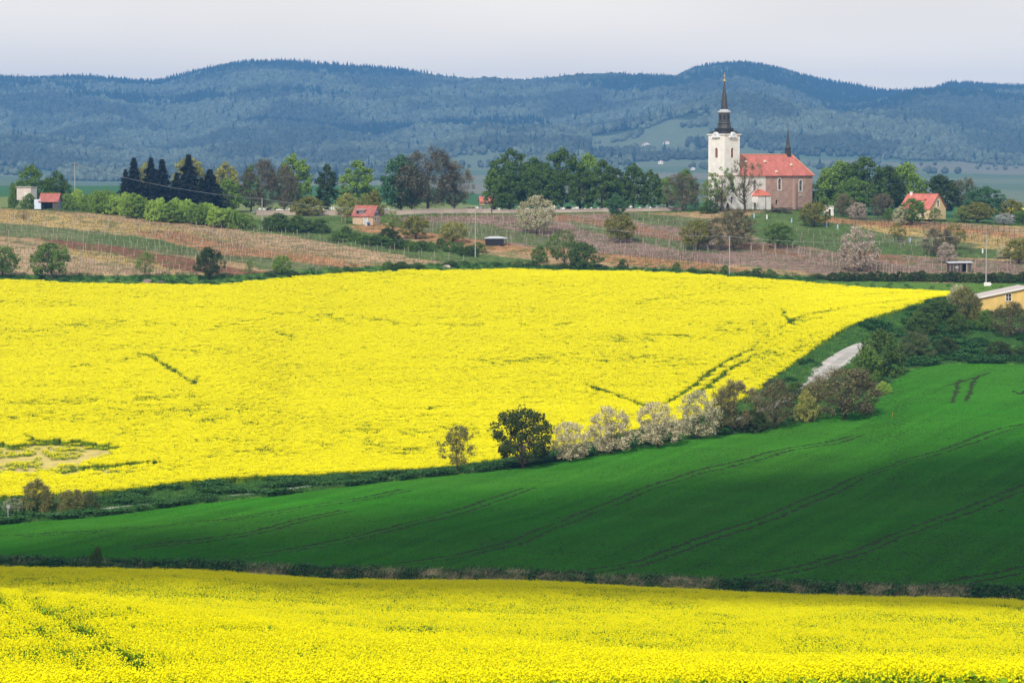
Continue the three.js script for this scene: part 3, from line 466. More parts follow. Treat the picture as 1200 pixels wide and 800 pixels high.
function growth(kind, seed) {
  const K = KINDS[kind], R = mulberry(seed * 7919 + kind.length * 131), leaves = new GB(), wood = new GB(), twigs = new GB(), H = 10, cb = K.base * H, ch = H - cb;
  const brown = () => { const k = 0.7 + 0.5 * R(); return [0.17 * k, 0.152 * k, 0.09 * k]; };
  const lean = (R() - 0.5) * 0.5, bendAt = (y) => [lean * Math.sin(y * 0.32) + 0.12 * Math.sin(y * 0.9 + seed), 0.12 * Math.cos(y * 0.7 + seed)];
  const clumps = [];
  for (let i = 0, guard = 0; i < K.n && guard < 4000; guard++) {
    const t = R(), w = R() * 6.283, u = Math.pow(R(), 0.36), lump = 1 - (K.l ?? 0.42) / 2 + (K.l ?? 0.42) * vnoise(Math.cos(w) * 1.6 + 4, Math.sin(w) * 1.6 + t * 3.1 + 4, seed + 31), rad = (K.W / 2) * K.out(t) * lump * u;
    if (R() > 0.25 + 0.75 * K.out(t)) continue;
    clumps.push([Math.cos(w) * rad * 0.93, cb + ch * (0.06 + 0.88 * t) * (0.95 + 0.05 * lump), Math.sin(w) * rad * 0.93, K.cr * K.W * (0.32 + 0.36 * R())]); i++;
  }
  const tipY = cb + ch * 0.62, path = [], rad = [];
  for (let k = 0; k <= 6; k++) { const y = (k / 6) * tipY, b = bendAt(y); path.push([b[0], k ? y : -0.25, b[1]]); rad.push(K.tr * (1 - 0.75 * (k / 6)) * (k ? 1 : 1.35)); }
  wood.tube(path, rad, 7, [0.075, 0.055, 0.042]);
  clumps.forEach((c, i) => {
    if (R() < K.limbs) { // a limb from the trunk to the clump
      const y0 = clamp(c[1] * (0.25 + 0.35 * R()), 0.05 * H, tipY), b = bendAt(y0), A = [b[0], y0, b[1]], M = [lerp(A[0], c[0], 0.55) + (R() - 0.5) * 0.3, lerp(y0, c[1], 0.42), lerp(A[2], c[2], 0.55) + (R() - 0.5) * 0.3], r = K.tr * (0.14 + 0.18 * R());
      twigs.tube([A, M, [c[0], c[1], c[2]]], [r, r * 0.55, r * 0.15], 4, brown());
    }
    for (let k = 0; k < K.per; k++) {
      const d = V(R() - 0.5, R() - 0.5, R() - 0.5).normalize(), q = c[3] * (0.45 + 0.62 * Math.pow(R(), 0.5)), x = c[0] + d.x * q, y = c[1] + d.y * q * 0.85, z = c[2] + d.z * q, s = K.leaf * (0.6 + 0.8 * R());
      const n = V(d.x + (R() - 0.5) * 1.4, d.y + 0.3 + (R() - 0.5) * 1.4, d.z + (R() - 0.5) * 1.4).normalize(), a = V(R() - 0.5, R() - 0.5, R() - 0.5).cross(n).normalize(), b = V(0, 0, 0).crossVectors(n, a), e = s * 0.62;
      let v = 0.62 + 0.7 * R(), col = [v * (0.92 + 0.16 * R()), v, v * (0.85 + 0.3 * R())]; if (K.dark && R() < K.dark) col = [v * 0.34, v * 0.36, v * 0.22];
      if (y < 0.1) continue;
      leaves.quad([x - a.x * s, y - a.y * s, z - a.z * s], [x - b.x * e, y - b.y * e, z - b.z * e], [x + a.x * s, y + a.y * s, z + a.z * s], [x + b.x * e, y + b.y * e, z + b.z * e], col);
    }
    for (let k = 0; k < K.twigs; k++) {
      const out = V(c[0] * 0.16 + R() - 0.5, R() - 0.25, c[2] * 0.16 + R() - 0.5).normalize(), l = c[3] * (0.7 + 0.9 * R()), w = 0.018 + 0.022 * R(), sx = (R() - 0.5), sz = (R() - 0.5), A = [c[0] + sx * c[3] * 0.8, c[1] + (R() - 0.5) * c[3] * 0.9, c[2] + sz * c[3] * 0.8];
      if (A[1] < 0.1) continue;
      const T = [A[0] + out.x * l, A[1] + out.y * l, A[2] + out.z * l];
      twigs.tri([A[0] - w, A[1], A[2] + w], [A[0] + w, A[1] + w, A[2] - w], T, brown());
      if (R() < 0.5) { const p = 0.4 + 0.4 * R(), B = [lerp(A[0], T[0], p), lerp(A[1], T[1], p), lerp(A[2], T[2], p)]; twigs.tri([B[0] - w * 0.6, B[1], B[2]], [B[0] + w * 0.6, B[1] + w * 0.6, B[2]], [B[0] + (R() - 0.5) * l, B[1] + R() * l * 0.6, B[2] + (R() - 0.5) * l], brown()); }
    }
  });
  return { leaves: leaves.p.length ? leaves.geo() : null, wood: wood.geo(), twigs: twigs.p.length ? twigs.geo() : null, H, W: K.W };
}
function spruce(seed) {
  const R = mulberry(seed * 131 + 7), leaves = new GB(), wood = new GB(), H = 10, W = 5.2; wood.tube([[0, -0.2, 0], [0, 5, 0], [0, 9.8, 0]], [0.2, 0.12, 0.02], 6, [0.07, 0.05, 0.04]);
  for (let t = 0; t < 34; t++) {
    const y = 0.35 + t * 0.278, L0 = (W / 2) * Math.pow(1 - y / 10.1, 0.92) * (0.72 + 0.56 * R()), n = Math.max(5, Math.round(11 - t * 0.18));
    for (let b = 0; b < n; b++) {
      const w = (b / n) * 6.283 + R() * 0.9, len = L0 * (0.7 + 0.5 * R()), cx = Math.cos(w), cz = Math.sin(w);
      for (let k = 0; k < 5; k++) { const f = (k + 0.6 + 0.5 * R()) / 5.2, x = cx * len * f, z = cz * len * f, yy = y + 0.28 * f - 0.62 * f * f + (R() - 0.5) * 0.12, s = 0.16 + 0.14 * R(), v = 0.65 + 0.7 * R(), h = 0.3 + 0.3 * R(); leaves.quad([x - cz * s, yy, z + cx * s], [x + cx * s * 1.4, yy - 0.08, z + cz * s * 1.4], [x + cz * s, yy + 0.03, z - cx * s], [x - cx * s * 0.4, yy - h, z - cz * s * 0.4], [v, v, v]); }
    }
  }
  return { leaves: leaves.geo(), wood: wood.geo(), H, W: 3.1 };
}
const grown = new Map(), pick = mulberry(404);
function proto(kind, v) { const k = kind + v; if (!grown.has(k)) grown.set(k, kind === 'spruce' ? spruce(v + 1) : growth(kind, v + 1)); return grown.get(k); }
const T = { dark: [0.055, 0.085, 0.018], deep: [0.085, 0.145, 0.028], mid: [0.125, 0.215, 0.038], fresh: [0.19, 0.30, 0.05], bright: [0.33, 0.48, 0.08], gold: [0.32, 0.32, 0.08], olive: [0.22, 0.22, 0.04], blue: [0.08, 0.17, 0.07], brown: [0.25, 0.235, 0.09], plum: [0.185, 0.168, 0.11], pale: [0.68, 0.61, 0.40], cream: [0.60, 0.57, 0.36], pink: [0.57, 0.47, 0.40], white: [0.58, 0.58, 0.60], spruce: [0.032, 0.036, 0.026] };
// kind, column, top row, 'r' row of the foot or 'd' metres away, width in pixels, tint, name, label, group
function plant(kind, px, top, where, wpx, tint, name, label, group) {
  const v = Number(where.slice(1)); let p;
  if (where[0] === 'r') p = gp(px, v, 300, 900); else { const r = ray(px, 240), a = 600 + F * r.sx; p = V(r.sx * v, groundAD(a, v), -v); }
  const D = -p.z, h = Math.max(0.6, at(px, top, D).y - p.y), w = (wpx * D) / F, variants = kind === 'spruce' ? 5 : 3, P = proto(kind, (pick() * variants) | 0);
  const o = thing(name, label, /shrub|bush/.test(name) ? 'shrub' : 'tree', [p.x, p.y - 0.03, p.z], pick() * 6.28, group);
  const s = [w / P.W, h / P.H, w / P.W];
  const wd = part(/shrub/.test(name) ? 'stem' : 'trunk', P.wood, bark, o); wd.scale.set(...s);
  if (P.twigs) part('twig_canopy', P.twigs, bark, o).scale.set(...s);
  if (P.leaves) { const lf = part('crown', P.leaves, leafMat(tint), o); lf.scale.set(...s); }
  return o;
}
const GA = 'shrubs of the bright green hedge', GH = 'shrubs of the low dark hedge above the meadow', GV = 'low shrubs along the grass strip above the rapeseed';
const PLANTS = [
  // along the lane, between wheat and rapeseed
  ['light', 536, 498, 'r556', 46, T.olive, 'fruit_tree', 'thin olive fruit tree at the end of the lane tree row'],
  ['spread', 612, 476, 'r549', 74, T.dark, 'fruit_tree', 'dark full fruit tree, darkest in the lane tree row'],
  ['blossom', 667, 491, 'r541', 54, T.pale, 'blossom_tree', 'small pale blossoming tree next to the dark fruit tree'],
  ['blossom', 716, 474, 'r532', 60, T.pale, 'blossom_tree', 'rounded pale blossoming tree, second from the dark fruit tree'],
  ['blossom', 771, 469, 'r525', 64, T.pale, 'blossom_tree', 'broad pale blossoming tree, third from the dark fruit tree'],
  ['blossom', 818, 455, 'r515', 54, T.cream, 'blossom_tree', 'greenish cream blossoming tree beside the leafless olive tree'],
  ['twiggy', 861, 444, 'r508', 62, T.olive, 'budding_tree', 'twiggy olive brown tree before the tractor track through the rapeseed'],
  ['bush', 884, 480, 'r507', 34, T.dark, 'shrub', 'dark low shrub between the two twiggy lane trees'],
  ['twiggy', 908, 442, 'r503', 52, T.brown, 'budding_tree', 'twiggy brown tree where the bank meets the lane row'],
  ['bush', 945, 456, 'r495', 32, T.gold, 'shrub', 'yellow green shrub below the pale lane'],
  ['twiggy', 990, 428, 'r492', 84, T.brown, 'budding_shrub', 'wide twiggy brown shrub before the pale lane'],
  ['bush', 934, 447, 'd507', 36, T.deep, 'shrub', 'green shrub on the bank at the lower bend of the lane'],
  ['brush', 957, 443, 'd503', 34, T.olive, 'budding_shrub', 'olive twiggy shrub hiding the lower bend of the lane'],
  ['bush', 1034, 384, 'd528', 62, T.deep, 'shrub', 'large green shrub at the upper end of the lane'],
  ['bush', 1018, 404, 'd518', 46, T.mid, 'shrub', 'mid green shrub crowding the upper end of the lane'],
  ['bush', 1036, 446, 'r462', 20, T.bright, 'shrub', 'small yellow green shrub at the wheat corner'],
  ['brush', 1075, 388, 'd549', 48, T.deep, 'shrub', 'tangled dark shrub above the wheat corner'],
  ['bush', 1082, 364, 'd572', 50, T.deep, 'shrub', 'mid green shrub at the tip of the rapeseed bank'],
  ['bush', 1102, 350, 'd588', 60, T.deep, 'shrub', 'broad dark shrub against the tip of the rapeseed'],
  ['brush', 1132, 334, 'd590', 44, T.olive, 'budding_shrub', 'twiggy olive shrub beside the corner of the yellow building'],
  ['blossom', 1124, 331, 'd600', 26, T.cream, 'blossom_shrub', 'whitish flecked shrub beside the corner of the yellow building'],
  ['bush', 1124, 366, 'd574', 34, T.deep, 'shrub', 'round green shrub below the yellow building'],
  ['bush', 1110, 394, 'd552', 36, T.dark, 'shrub', 'round dark shrub on the grassy slope above the wheat'],
  ['bush', 1174, 399, 'd549', 34, T.dark, 'shrub', 'very dark round shrub on the grassy slope'],
  ['twiggy', 1186, 352, 'd572', 52, T.brown, 'budding_shrub', 'twiggy brown shrub before the window of the yellow building'],
  ['bush', 1200, 405, 'd548', 30, T.deep, 'shrub', 'green shrub cut by the frame edge above the wheat'],
  ['bush', 1158, 362, 'd580', 26, T.mid, 'shrub', 'small green shrub at the foot of the yellow wall'],
  // hedge at the low end of the lane
  ['brush', 42, 560, 'r602', 46, T.olive, 'shrub', 'tallest dark bramble shrub at the low end of the lane'],
  ['brush', 84, 570, 'r601', 40, T.olive, 'shrub', 'second dark bramble shrub at the low end of the lane'],
  ['brush', 107, 574, 'r600', 26, T.deep, 'shrub', 'smallest dark bramble shrub at the low end of the lane'],
  ['blossom', 14, 582, 'r604', 30, [0.34, 0.38, 0.22], 'blossom_shrub', 'white flowering shrub beside the dark brambles'],
  ['bush', 109, 639, 'd332', 24, T.deep, 'shrub', 'small green shrub standing in the ditch'],
  // foot of the vineyards
  ['spread', 2, 287, 'r325', 40, T.mid, 'fruit_tree', 'fruit tree cut by the frame edge below the vineyard'],
  ['spread', 60, 282, 'r328', 48, T.mid, 'fruit_tree', 'broad leaning fruit tree below the straw vineyard'],
  ['light', 170, 294, 'r326', 28, T.fresh, 'fruit_tree', 'small light fruit tree before the brown vineyard strip'],
  ['spread', 245, 288, 'r328', 38, T.dark, 'fruit_tree', 'dark compact fruit tree at the dip of the rapeseed'],
  ['spread', 330, 298, 'r323', 23, T.fresh, 'fruit_tree', 'small yellow green fruit tree before the tilled vineyard'],
  ['light', 292, 304, 'r322', 11, T.fresh, 'sapling', 'tiny light green sapling before the tilled vineyard'],
  ['bare', 27, 245, 'r259', 16, T.brown, 'bare_tree', 'stunted leafless tree at the head of the straw vineyard'],
  // plateau, towards the sheds
  ['round', 37, 191, 'd850', 38, T.mid, 'broadleaf_tree', 'green bushy tree behind the small white shed'],
  ['round', 66, 198, 'd850', 34, T.deep, 'broadleaf_tree', 'darker green tree behind the red roofed shed'],
  ['bush', 15, 213, 'd815', 14, T.mid, 'shrub', 'small shrub beside the white shed'],
  ['bush', 33, 226, 'd806', 22, T.mid, 'shrub', 'green shrub before the white shed'],
  ['spruce', 147, 196, 'd858', 20, T.spruce, 'spruce_tree', 'short dark spruce at the end of the spruce row'],
  ['spruce', 157, 182, 'd862', 28, T.spruce, 'spruce_tree', 'tall pointed dark spruce next to the short one'],
  ['spruce', 177, 182, 'd862', 30, T.spruce, 'spruce_tree', 'dark spruce, one of two grown together'],
  ['spruce', 190, 184, 'd860', 30, T.spruce, 'spruce_tree', 'broad dark spruce, other of two grown together'],
  ['spruce', 207, 200, 'd856', 24, T.spruce, 'spruce_tree', 'low dark spruce beside the tallest one'],
  ['spruce', 221, 178, 'd864', 34, T.spruce, 'spruce_tree', 'tallest dark spruce before a gold green crown'],
  ['spruce', 246, 196, 'd856', 36, T.spruce, 'spruce_tree', 'stout dark spruce nearest the cemetery'],
  ['spruce', 236, 206, 'd853', 22, T.spruce, 'spruce_tree', 'low dark spruce squeezed between the tallest and the stout one'],
  ['oval', 171, 187, 'd886', 22, T.gold, 'lime_tree', 'gold green crown peeping out between the spruces'],
  ['globe', 222, 182, 'd890', 44, T.gold, 'lime_tree', 'gold green round tree behind the tallest spruce'],
  ['oval', 265, 187, 'd878', 40, T.gold, 'lime_tree', 'gold and green oval tree beside the stout spruce'],
  ['oval', 268, 206, 'd868', 32, T.fresh, 'lime_tree', 'fresh green tree at the cemetery end of the spruces'],
  ['twiggy', 308, 185, 'd868', 50, T.plum, 'budding_tree', 'grey brown barely leafed tree at the cemetery'],
  ['oval', 294, 192, 'd878', 24, T.mid, 'broadleaf_tree', 'green tree half hidden by the grey brown one'],
  ['oval', 345, 176, 'd876', 44, T.fresh, 'lime_tree', 'tall fresh green lime behind a brown tree'],
  ['twiggy', 333, 192, 'd866', 36, T.plum, 'budding_tree', 'brown budding tree before the tall fresh lime'],
  ['oval', 383, 191, 'd880', 30, T.dark, 'broadleaf_tree', 'dark egg shaped tree standing alone at the cemetery'],
  ['oval', 419, 186, 'd866', 48, T.fresh, 'lime_tree', 'light green lime behind the red roofed hut'],
  ['bush', 361, 229, 'd838', 42, T.olive, 'shrub', 'olive shrub below the cemetery wall'],
  ['bush', 408, 226, 'd846', 34, T.gold, 'shrub', 'yellowish shrub behind the hut roof'],
  ['bush', 437, 222, 'd848', 34, T.olive, 'shrub', 'olive shrub beside the hut gable'],
  ['round', 470, 179, 'd864', 52, T.blue, 'broadleaf_tree', 'blue green tree beside the big plum brown tree'],
  ['twiggy', 502, 173, 'd856', 72, T.plum, 'budding_tree', 'big plum brown budding tree at the cemetery'],
  ['twiggy', 482, 196, 'd860', 44, T.deep, 'budding_tree', 'dark brown green tree before the blue green one'],
  ['twiggy', 533, 187, 'd862', 46, T.plum, 'budding_tree', 'smaller brown tree on the far side of the big plum brown one'],
  // the cemetery limes
  ['round', 598, 171, 'd880', 54, T.deep, 'lime_tree', 'tall full lime at the open end of the cemetery row'],
  ['oval', 597, 200, 'd862', 36, T.deep, 'lime_tree', 'lower lime before the tall full one'],
  ['oval', 624, 191, 'd864', 36, T.deep, 'lime_tree', 'lime behind the pale blossoming tree'],
  ['oval', 645, 192, 'd864', 34, T.deep, 'lime_tree', 'narrow lime between blossoming tree and tall pair'],
  ['round', 659, 171, 'd890', 52, T.deep, 'lime_tree', 'tall dark lime rising behind the middle of the row'],
  ['round', 689, 177, 'd894', 36, T.fresh, 'lime_tree', 'fresh green crown behind the middle of the row'],
  ['oval', 680, 189, 'd862', 38, T.deep, 'lime_tree', 'clean egg shaped lime in the middle of the row'],
  ['oval', 706, 185, 'd862', 40, T.deep, 'lime_tree', 'egg shaped lime at the gap in the row'],
  ['oval', 726, 206, 'd866', 26, T.deep, 'lime_tree', 'short lime filling the gap in the row'],
  ['oval', 743, 188, 'd866', 34, T.deep, 'lime_tree', 'pointed lime after the gap in the row'],
  ['oval', 763, 196, 'd866', 28, T.deep, 'lime_tree', 'last lime of the cemetery row towards the church'],
  ['round', 782, 206, 'd886', 30, T.fresh, 'broadleaf_tree', 'lighter green tree behind the last lime'],
  ['round', 626, 182, 'd896', 44, T.deep, 'lime_tree', 'dark lime crown behind the lime next to the blossoming tree'],
  ['round', 722, 196, 'd892', 40, T.dark, 'lime_tree', 'dark crown showing through the gap in the row'],
  ['oval', 578, 196, 'd870', 26, T.mid, 'lime_tree', 'narrow lime at the outer end of the cemetery row'],
  ['twiggy', 800, 202, 'd848', 46, T.plum, 'budding_tree', 'round plum brown tree between the limes and the church'],
  ['round', 804, 196, 'd872', 28, T.mid, 'broadleaf_tree', 'green crown above the round plum brown tree'],
  // around the church
  ['light', 833, 208, 'd834', 30, T.fresh, 'broadleaf_tree', 'light green leafy tree at the corner of the tower'],
  ['sparse', 846, 193, 'd832', 40, T.fresh, 'broadleaf_tree', 'thin crowned light green tree before the tower'],
  ['bare', 873, 182, 'd831', 54, T.brown, 'bare_tree', 'leafless tree before the white nave'],
  ['bush', 832, 234, 'd830', 26, T.deep, 'shrub', 'green shrub at the foot of the tower'],
  ['spruce', 846, 237, 'd836', 6, T.spruce, 'cypress_shrub', 'tiny dark clipped cone by the church wall', 'clipped cones by the church wall'],
  ['spruce', 853, 237, 'd836', 6, T.spruce, 'cypress_shrub', 'tiny dark clipped cone by the church wall', 'clipped cones by the church wall'],
  ['brush', 914, 243, 'd834', 34, T.plum, 'budding_shrub', 'low plum brown shrub before the brick wall'],
  ['round', 964, 208, 'd872', 30, T.mid, 'broadleaf_tree', 'green tree just past the brick end of the church'],
  ['round', 984, 186, 'd866', 54, T.fresh, 'chestnut_tree', 'light green chestnut beside the church'],
  ['round', 1012, 181, 'd862', 62, T.deep, 'chestnut_tree', 'big dark chestnut with pale flower candles'],
  ['round', 1000, 206, 'd852', 46, T.mid, 'chestnut_tree', 'lower chestnut before the big dark one'],
  ['round', 1041, 192, 'd870', 40, T.dark, 'broadleaf_tree', 'dark tree behind the house chimney'],
  ['round', 1063, 188, 'd876', 48, T.fresh, 'broadleaf_tree', 'yellow green tree behind the house roof'],
  ['round', 1102, 203, 'd864', 48, T.dark, 'broadleaf_tree', 'dark tree behind the house gable'],
  ['twiggy', 1131, 208, 'd866', 34, T.blue, 'budding_tree', 'grey green thin tree past the house gable'],
  ['round', 1155, 217, 'd856', 54, T.blue, 'broadleaf_tree', 'broad blue green tree past the house'],
  ['spread', 1146, 236, 'd824', 48, T.olive, 'fruit_tree', 'olive fruit tree behind the paling fence'],
  ['blossom', 1178, 249, 'd822', 30, T.white, 'blossom_tree', 'bluish white blossoming tree behind the paling fence'],
  ['round', 1199, 245, 'd822', 26, T.mid, 'broadleaf_tree', 'green tree cut by the frame edge behind the fence'],
  ['round', 1186, 232, 'd850', 30, T.olive, 'broadleaf_tree', 'olive tree before the distant yellow field'],
  ['light', 1128, 241, 'd822', 22, T.fresh, 'broadleaf_tree', 'small light green tree beside the house gable'],
  ['light', 1096, 243, 'd808', 18, T.mid, 'broadleaf_tree', 'young green tree before the house gable'],
  ['round', 1070, 231, 'd808', 34, T.mid, 'broadleaf_tree', 'green garden tree hiding the house eaves'],
  ['blossom', 1056, 241, 'd806', 22, T.cream, 'blossom_tree', 'cream blossoming tree before the house'],
  ['blossom', 1006, 236, 'd828', 26, T.pink, 'blossom_tree', 'pinkish blossoming tree beside the small white building'],
  ['twiggy', 1035, 225, 'd832', 30, T.plum, 'budding_tree', 'plum brown tree before the chestnuts'],
  ['twiggy', 989, 226, 'd834', 24, T.brown, 'budding_tree', 'brown tree shading the small white building'],
  ['bush', 1043, 243, 'd822', 16, T.mid, 'shrub', 'green shrub beside the pinkish blossoming tree'],
  // on the vineyard slopes
  ['blossom', 628, 227, 'r274', 48, T.cream, 'blossom_tree', 'large cream blossoming tree on the vineyard slope'],
  ['round', 723, 226, 'r253', 26, T.blue, 'broadleaf_tree', 'small blue green tree at the top of the vines'],
  ['spread', 726, 249, 'r285', 38, T.olive, 'fruit_tree', 'olive fruit tree standing among the vines'],
  ['spread', 818, 256, 'r293', 42, T.olive, 'fruit_tree', 'olive fruit tree below the plum brown vineyard tree'],
  ['twiggy', 859, 243, 'r293', 58, T.brown, 'budding_tree', 'wide plum brown tree among the vines below the church'],
  ['spread', 912, 259, 'r291', 38, T.mid, 'fruit_tree', 'green fruit tree on the grass below the church'],
  ['spread', 955, 236, 'r266', 38, T.olive, 'fruit_tree', 'olive fruit tree below the brick end of the church'],
  ['blossom', 1007, 263, 'r318', 52, T.pink, 'blossom_tree', 'round dusky pink blossoming tree above the dark hedge'],
  ['light', 1053, 260, 'r284', 22, T.olive, 'fruit_tree', 'small olive fruit tree on the slope before the house'],
  ['twiggy', 1101, 266, 'r300', 42, T.plum, 'budding_shrub', 'plum brown thicket on the slope below the house'],
  ['light', 1120, 261, 'r293', 30, T.olive, 'fruit_tree', 'olive tree grown into the plum brown thicket'],
  ['blossom', 1110, 283, 'r308', 26, T.pink, 'blossom_shrub', 'faded pink shrub above the plank shed'],
  ['spread', 1194, 279, 'r309', 36, T.olive, 'fruit_tree', 'olive fruit tree beyond the utility pole'],
  ['blossom', 1176, 287, 'r303', 18, T.pale, 'blossom_tree', 'tiny pale blossoming sapling beyond the utility pole'],
  ['bare', 1137, 283, 'r297', 12, T.brown, 'bare_tree', 'tiny leafless sapling before the utility pole'],
  ['spread', 487, 252, 'r280', 36, T.olive, 'fruit_tree', 'yellowish fruit tree on the tilled strip near the hut'],
  ['spread', 531, 259, 'r285', 34, T.gold, 'fruit_tree', 'yellowish fruit tree on the tilled strip near the black shed'],
  ['light', 460, 246, 'r273', 26, T.fresh, 'broadleaf_tree', 'thin light green tree beside the hut'],
  ['bush', 455, 266, 'r286', 34, T.dark, 'shrub', 'dark shrub below the hut'],
  ['bush', 325, 249, 'r270', 42, T.deep, 'shrub', 'dark shrub where the bright hedge ends'],
  ['bush', 350, 252, 'r272', 38, T.deep, 'shrub', 'dark shrub on the bank between hedge and hut'],
  ['bush', 374, 256, 'r273', 30, T.deep, 'shrub', 'lower dark shrub on the bank towards the hut'],
  ['light', 661, 267, 'r314', 46, T.mid, 'broadleaf_tree', 'green bushy tree at the top edge of the rapeseed'],
  ['bush', 685, 283, 'r315', 46, T.deep, 'shrub', 'dark shrub beside the green bushy tree at the rapeseed edge'],
  ['bush', 632, 286, 'r308', 22, T.mid, 'shrub', 'small round shrub on the bank above the rapeseed'],
  ['bush', 730, 303, 'r316', 14, T.deep, 'shrub', 'very small round shrub above the rapeseed'],
];
for (const [k, px, top, w, wpx, tint, name, label, group] of PLANTS) plant(k, px, top, w, wpx, tint, name, label, group);
{ // hedges, shrub by shrub
  const R = mulberry(88), topAt = pchip([70, 95, 130, 160, 200, 240, 270, 292], [228, 219, 221, 225, 229, 236, 241, 250]), footAt = pchip([60, 120, 200, 290], [245, 252, 262, 270]);
  for (let px = 72; px < 292; px += 7) { const q = px + (R() - 0.5) * 6; plant(R() < 0.6 ? 'bush' : 'oval', q, topAt(q) + R() * 7, 'r' + (footAt(q) - R() * 4), 21 + 9 * R(), R() < 0.7 ? T.bright : T.fresh, 'hedge_shrub', 'leafy bright green shrub of the hedge above the vineyards', GA); }
  for (let px = 978; px < 1215; px += 8.5) plant('bush', px, 315 + (px - 978) * 0.012 + R() * 4, 'r' + (329 + (px - 978) * 0.012), 17 + 6 * R(), R() < 0.6 ? T.dark : T.deep, 'hedge_shrub', 'low dark shrub of the hedge above the meadow', GH);
  for (let px = 300; px < 980; px += 19) { if (R() < 0.25) continue; const q = px + (R() - 0.5) * 12, a = 600 + F * ray(q, 315).sx, D = L.verge(a) - 2 - 5 * R(); const p = onGround(a, D), row = 180 + (F * (CAMY - p.y)) / D; plant('bush', q, row - 4 - 7 * R(), 'd' + D, 10 + 16 * R(), R() < 0.5 ? T.deep : T.mid, 'bank_shrub', 'low green shrub on the grass strip above the rapeseed', GV); }
  for (let k = 0; k < 16; k++) { const t = k / 15, px = lerp(395, 560, t), row = lerp(280, 300, t) + (R() - 0.5) * 8; plant('bush', px, row - 9 - 5 * R(), 'r' + row, 16 + 12 * R(), R() < 0.5 ? T.deep : T.mid, 'bank_shrub', 'low green shrub on the bank below the hut', 'low shrubs on the bank below the hut'); }
}

// ---------------------------------------------------------------- buildings
function grainTex(seed, fn, W = 256, H = 256) { // colour grain in linear tints round 1, stored at half
  const d = new Uint8Array(W * H * 4); for (let j = 0; j < H; j++) for (let i = 0; i < W; i++) { const c = fn(i / W, j / H, i, j), o = (j * W + i) * 4; for (let k = 0; k < 3; k++) d[o + k] = clamp(c[k] * 127.5, 0, 255); d[o + 3] = 255; }
  const t = new THREE.DataTexture(d, W, H); t.wrapS = t.wrapT = THREE.RepeatWrapping; t.magFilter = THREE.LinearFilter; t.needsUpdate = true; return t;
}
const per = (u, v, n, s) => { const x = u * n, y = v * n, i = Math.floor(x), j = Math.floor(y), a = sstep(0, 1, x - i), b = sstep(0, 1, y - j), h = (p, q) => hash2(((p % n) + n) % n, ((q % n) + n) % n, s); return lerp(lerp(h(i, j), h(i + 1, j), a), lerp(h(i, j + 1), h(i + 1, j + 1), a), b); };
const textured = (r, g, b, tex, metres, rough = 0.9) => { const t = tex.clone(); t.repeat.set(1 / metres, 1 / metres); t.needsUpdate = true; const m = mat(r * 2, g * 2, b * 2, rough); m.map = t; return m; };
const tPlaster = grainTex(1, (u, v) => { const n = 0.86 + 0.16 * per(u, v, 6, 1) + 0.1 * per(u, v, 23, 2); return [n, n, n * 0.99]; });
const tBrick = grainTex(2, (u, v) => { const row = Math.floor(v * 40), q = (u * 14 + (row % 2) * 0.5) % 14, bx = Math.floor(q), mortar = v * 40 - row < 0.18 || q - bx < 0.09, k = 0.7 + 0.6 * hash2(bx, row, 5), p = 0.75 + 0.5 * per(u, v, 5, 9); return mortar ? [1.35, 1.5, 1.5] : [k * p, k * p * (0.9 + 0.2 * hash2(bx, row, 7)), k * p]; });
const tTile = grainTex(3, (u, v) => { const row = Math.floor(v * 24), q = (u * 28 + (row % 2) * 0.5) % 28, k = 0.82 + 0.36 * hash2(Math.floor(q), row, 6), p = 0.86 + 0.28 * per(u, v, 5, 3), e = v * 24 - row < 0.14 ? 0.72 : 1; return [k * p * e, k * p * e * 0.98, k * p * e * 0.96]; });
const tPlank = grainTex(4, (u, v) => { const q = Math.floor(u * 16), e = u * 16 - q < 0.08 ? 0.5 : 1, n = 0.75 + 0.35 * hash2(q, 1, 3) + 0.2 * per(u, v * 0.3, 40, 4); return [n * e, n * e, n * e]; });
const M = {
  white: textured(0.72, 0.69, 0.66, tPlaster, 6), brick: textured(0.38, 0.235, 0.19, tBrick, 4), redTile: textured(0.50, 0.155, 0.12, tTile, 6), oldTile: textured(0.36, 0.12, 0.10, tTile, 5), slate: textured(0.035, 0.034, 0.036, tTile, 4, 0.6), trim: mat(0.74, 0.72, 0.70), glass: mat(0.02, 0.022, 0.026, 0.15), dark: mat(0.012, 0.012, 0.012), lead: mat(0.42, 0.43, 0.45, 0.5), gold: mat(0.8, 0.5, 0.12, 0.3, { metalness: 0.9 }), iron: mat(0.04, 0.04, 0.045, 0.5, { metalness: 0.6 }),
  louvre: mat(0.26, 0.11, 0.08), yellow: textured(0.66, 0.46, 0.15, tPlaster, 5), cream: textured(0.62, 0.48, 0.26, tPlaster, 5), plank: textured(0.10, 0.08, 0.065, tPlank, 2.4), greyPlank: textured(0.22, 0.19, 0.17, tPlank, 2.4), blackPlank: textured(0.025, 0.024, 0.024, tPlank, 2.4), stoneWall: textured(0.42, 0.30, 0.20, tBrick, 6), roughWall: textured(0.34, 0.27, 0.24, tBrick, 9), wood: mat(0.30, 0.23, 0.17), paleWood: mat(0.46, 0.40, 0.34), concrete: mat(0.36, 0.34, 0.32), tin: mat(0.45, 0.46, 0.48, 0.45), blueGrey: textured(0.20, 0.24, 0.30, tPlank, 3),
};
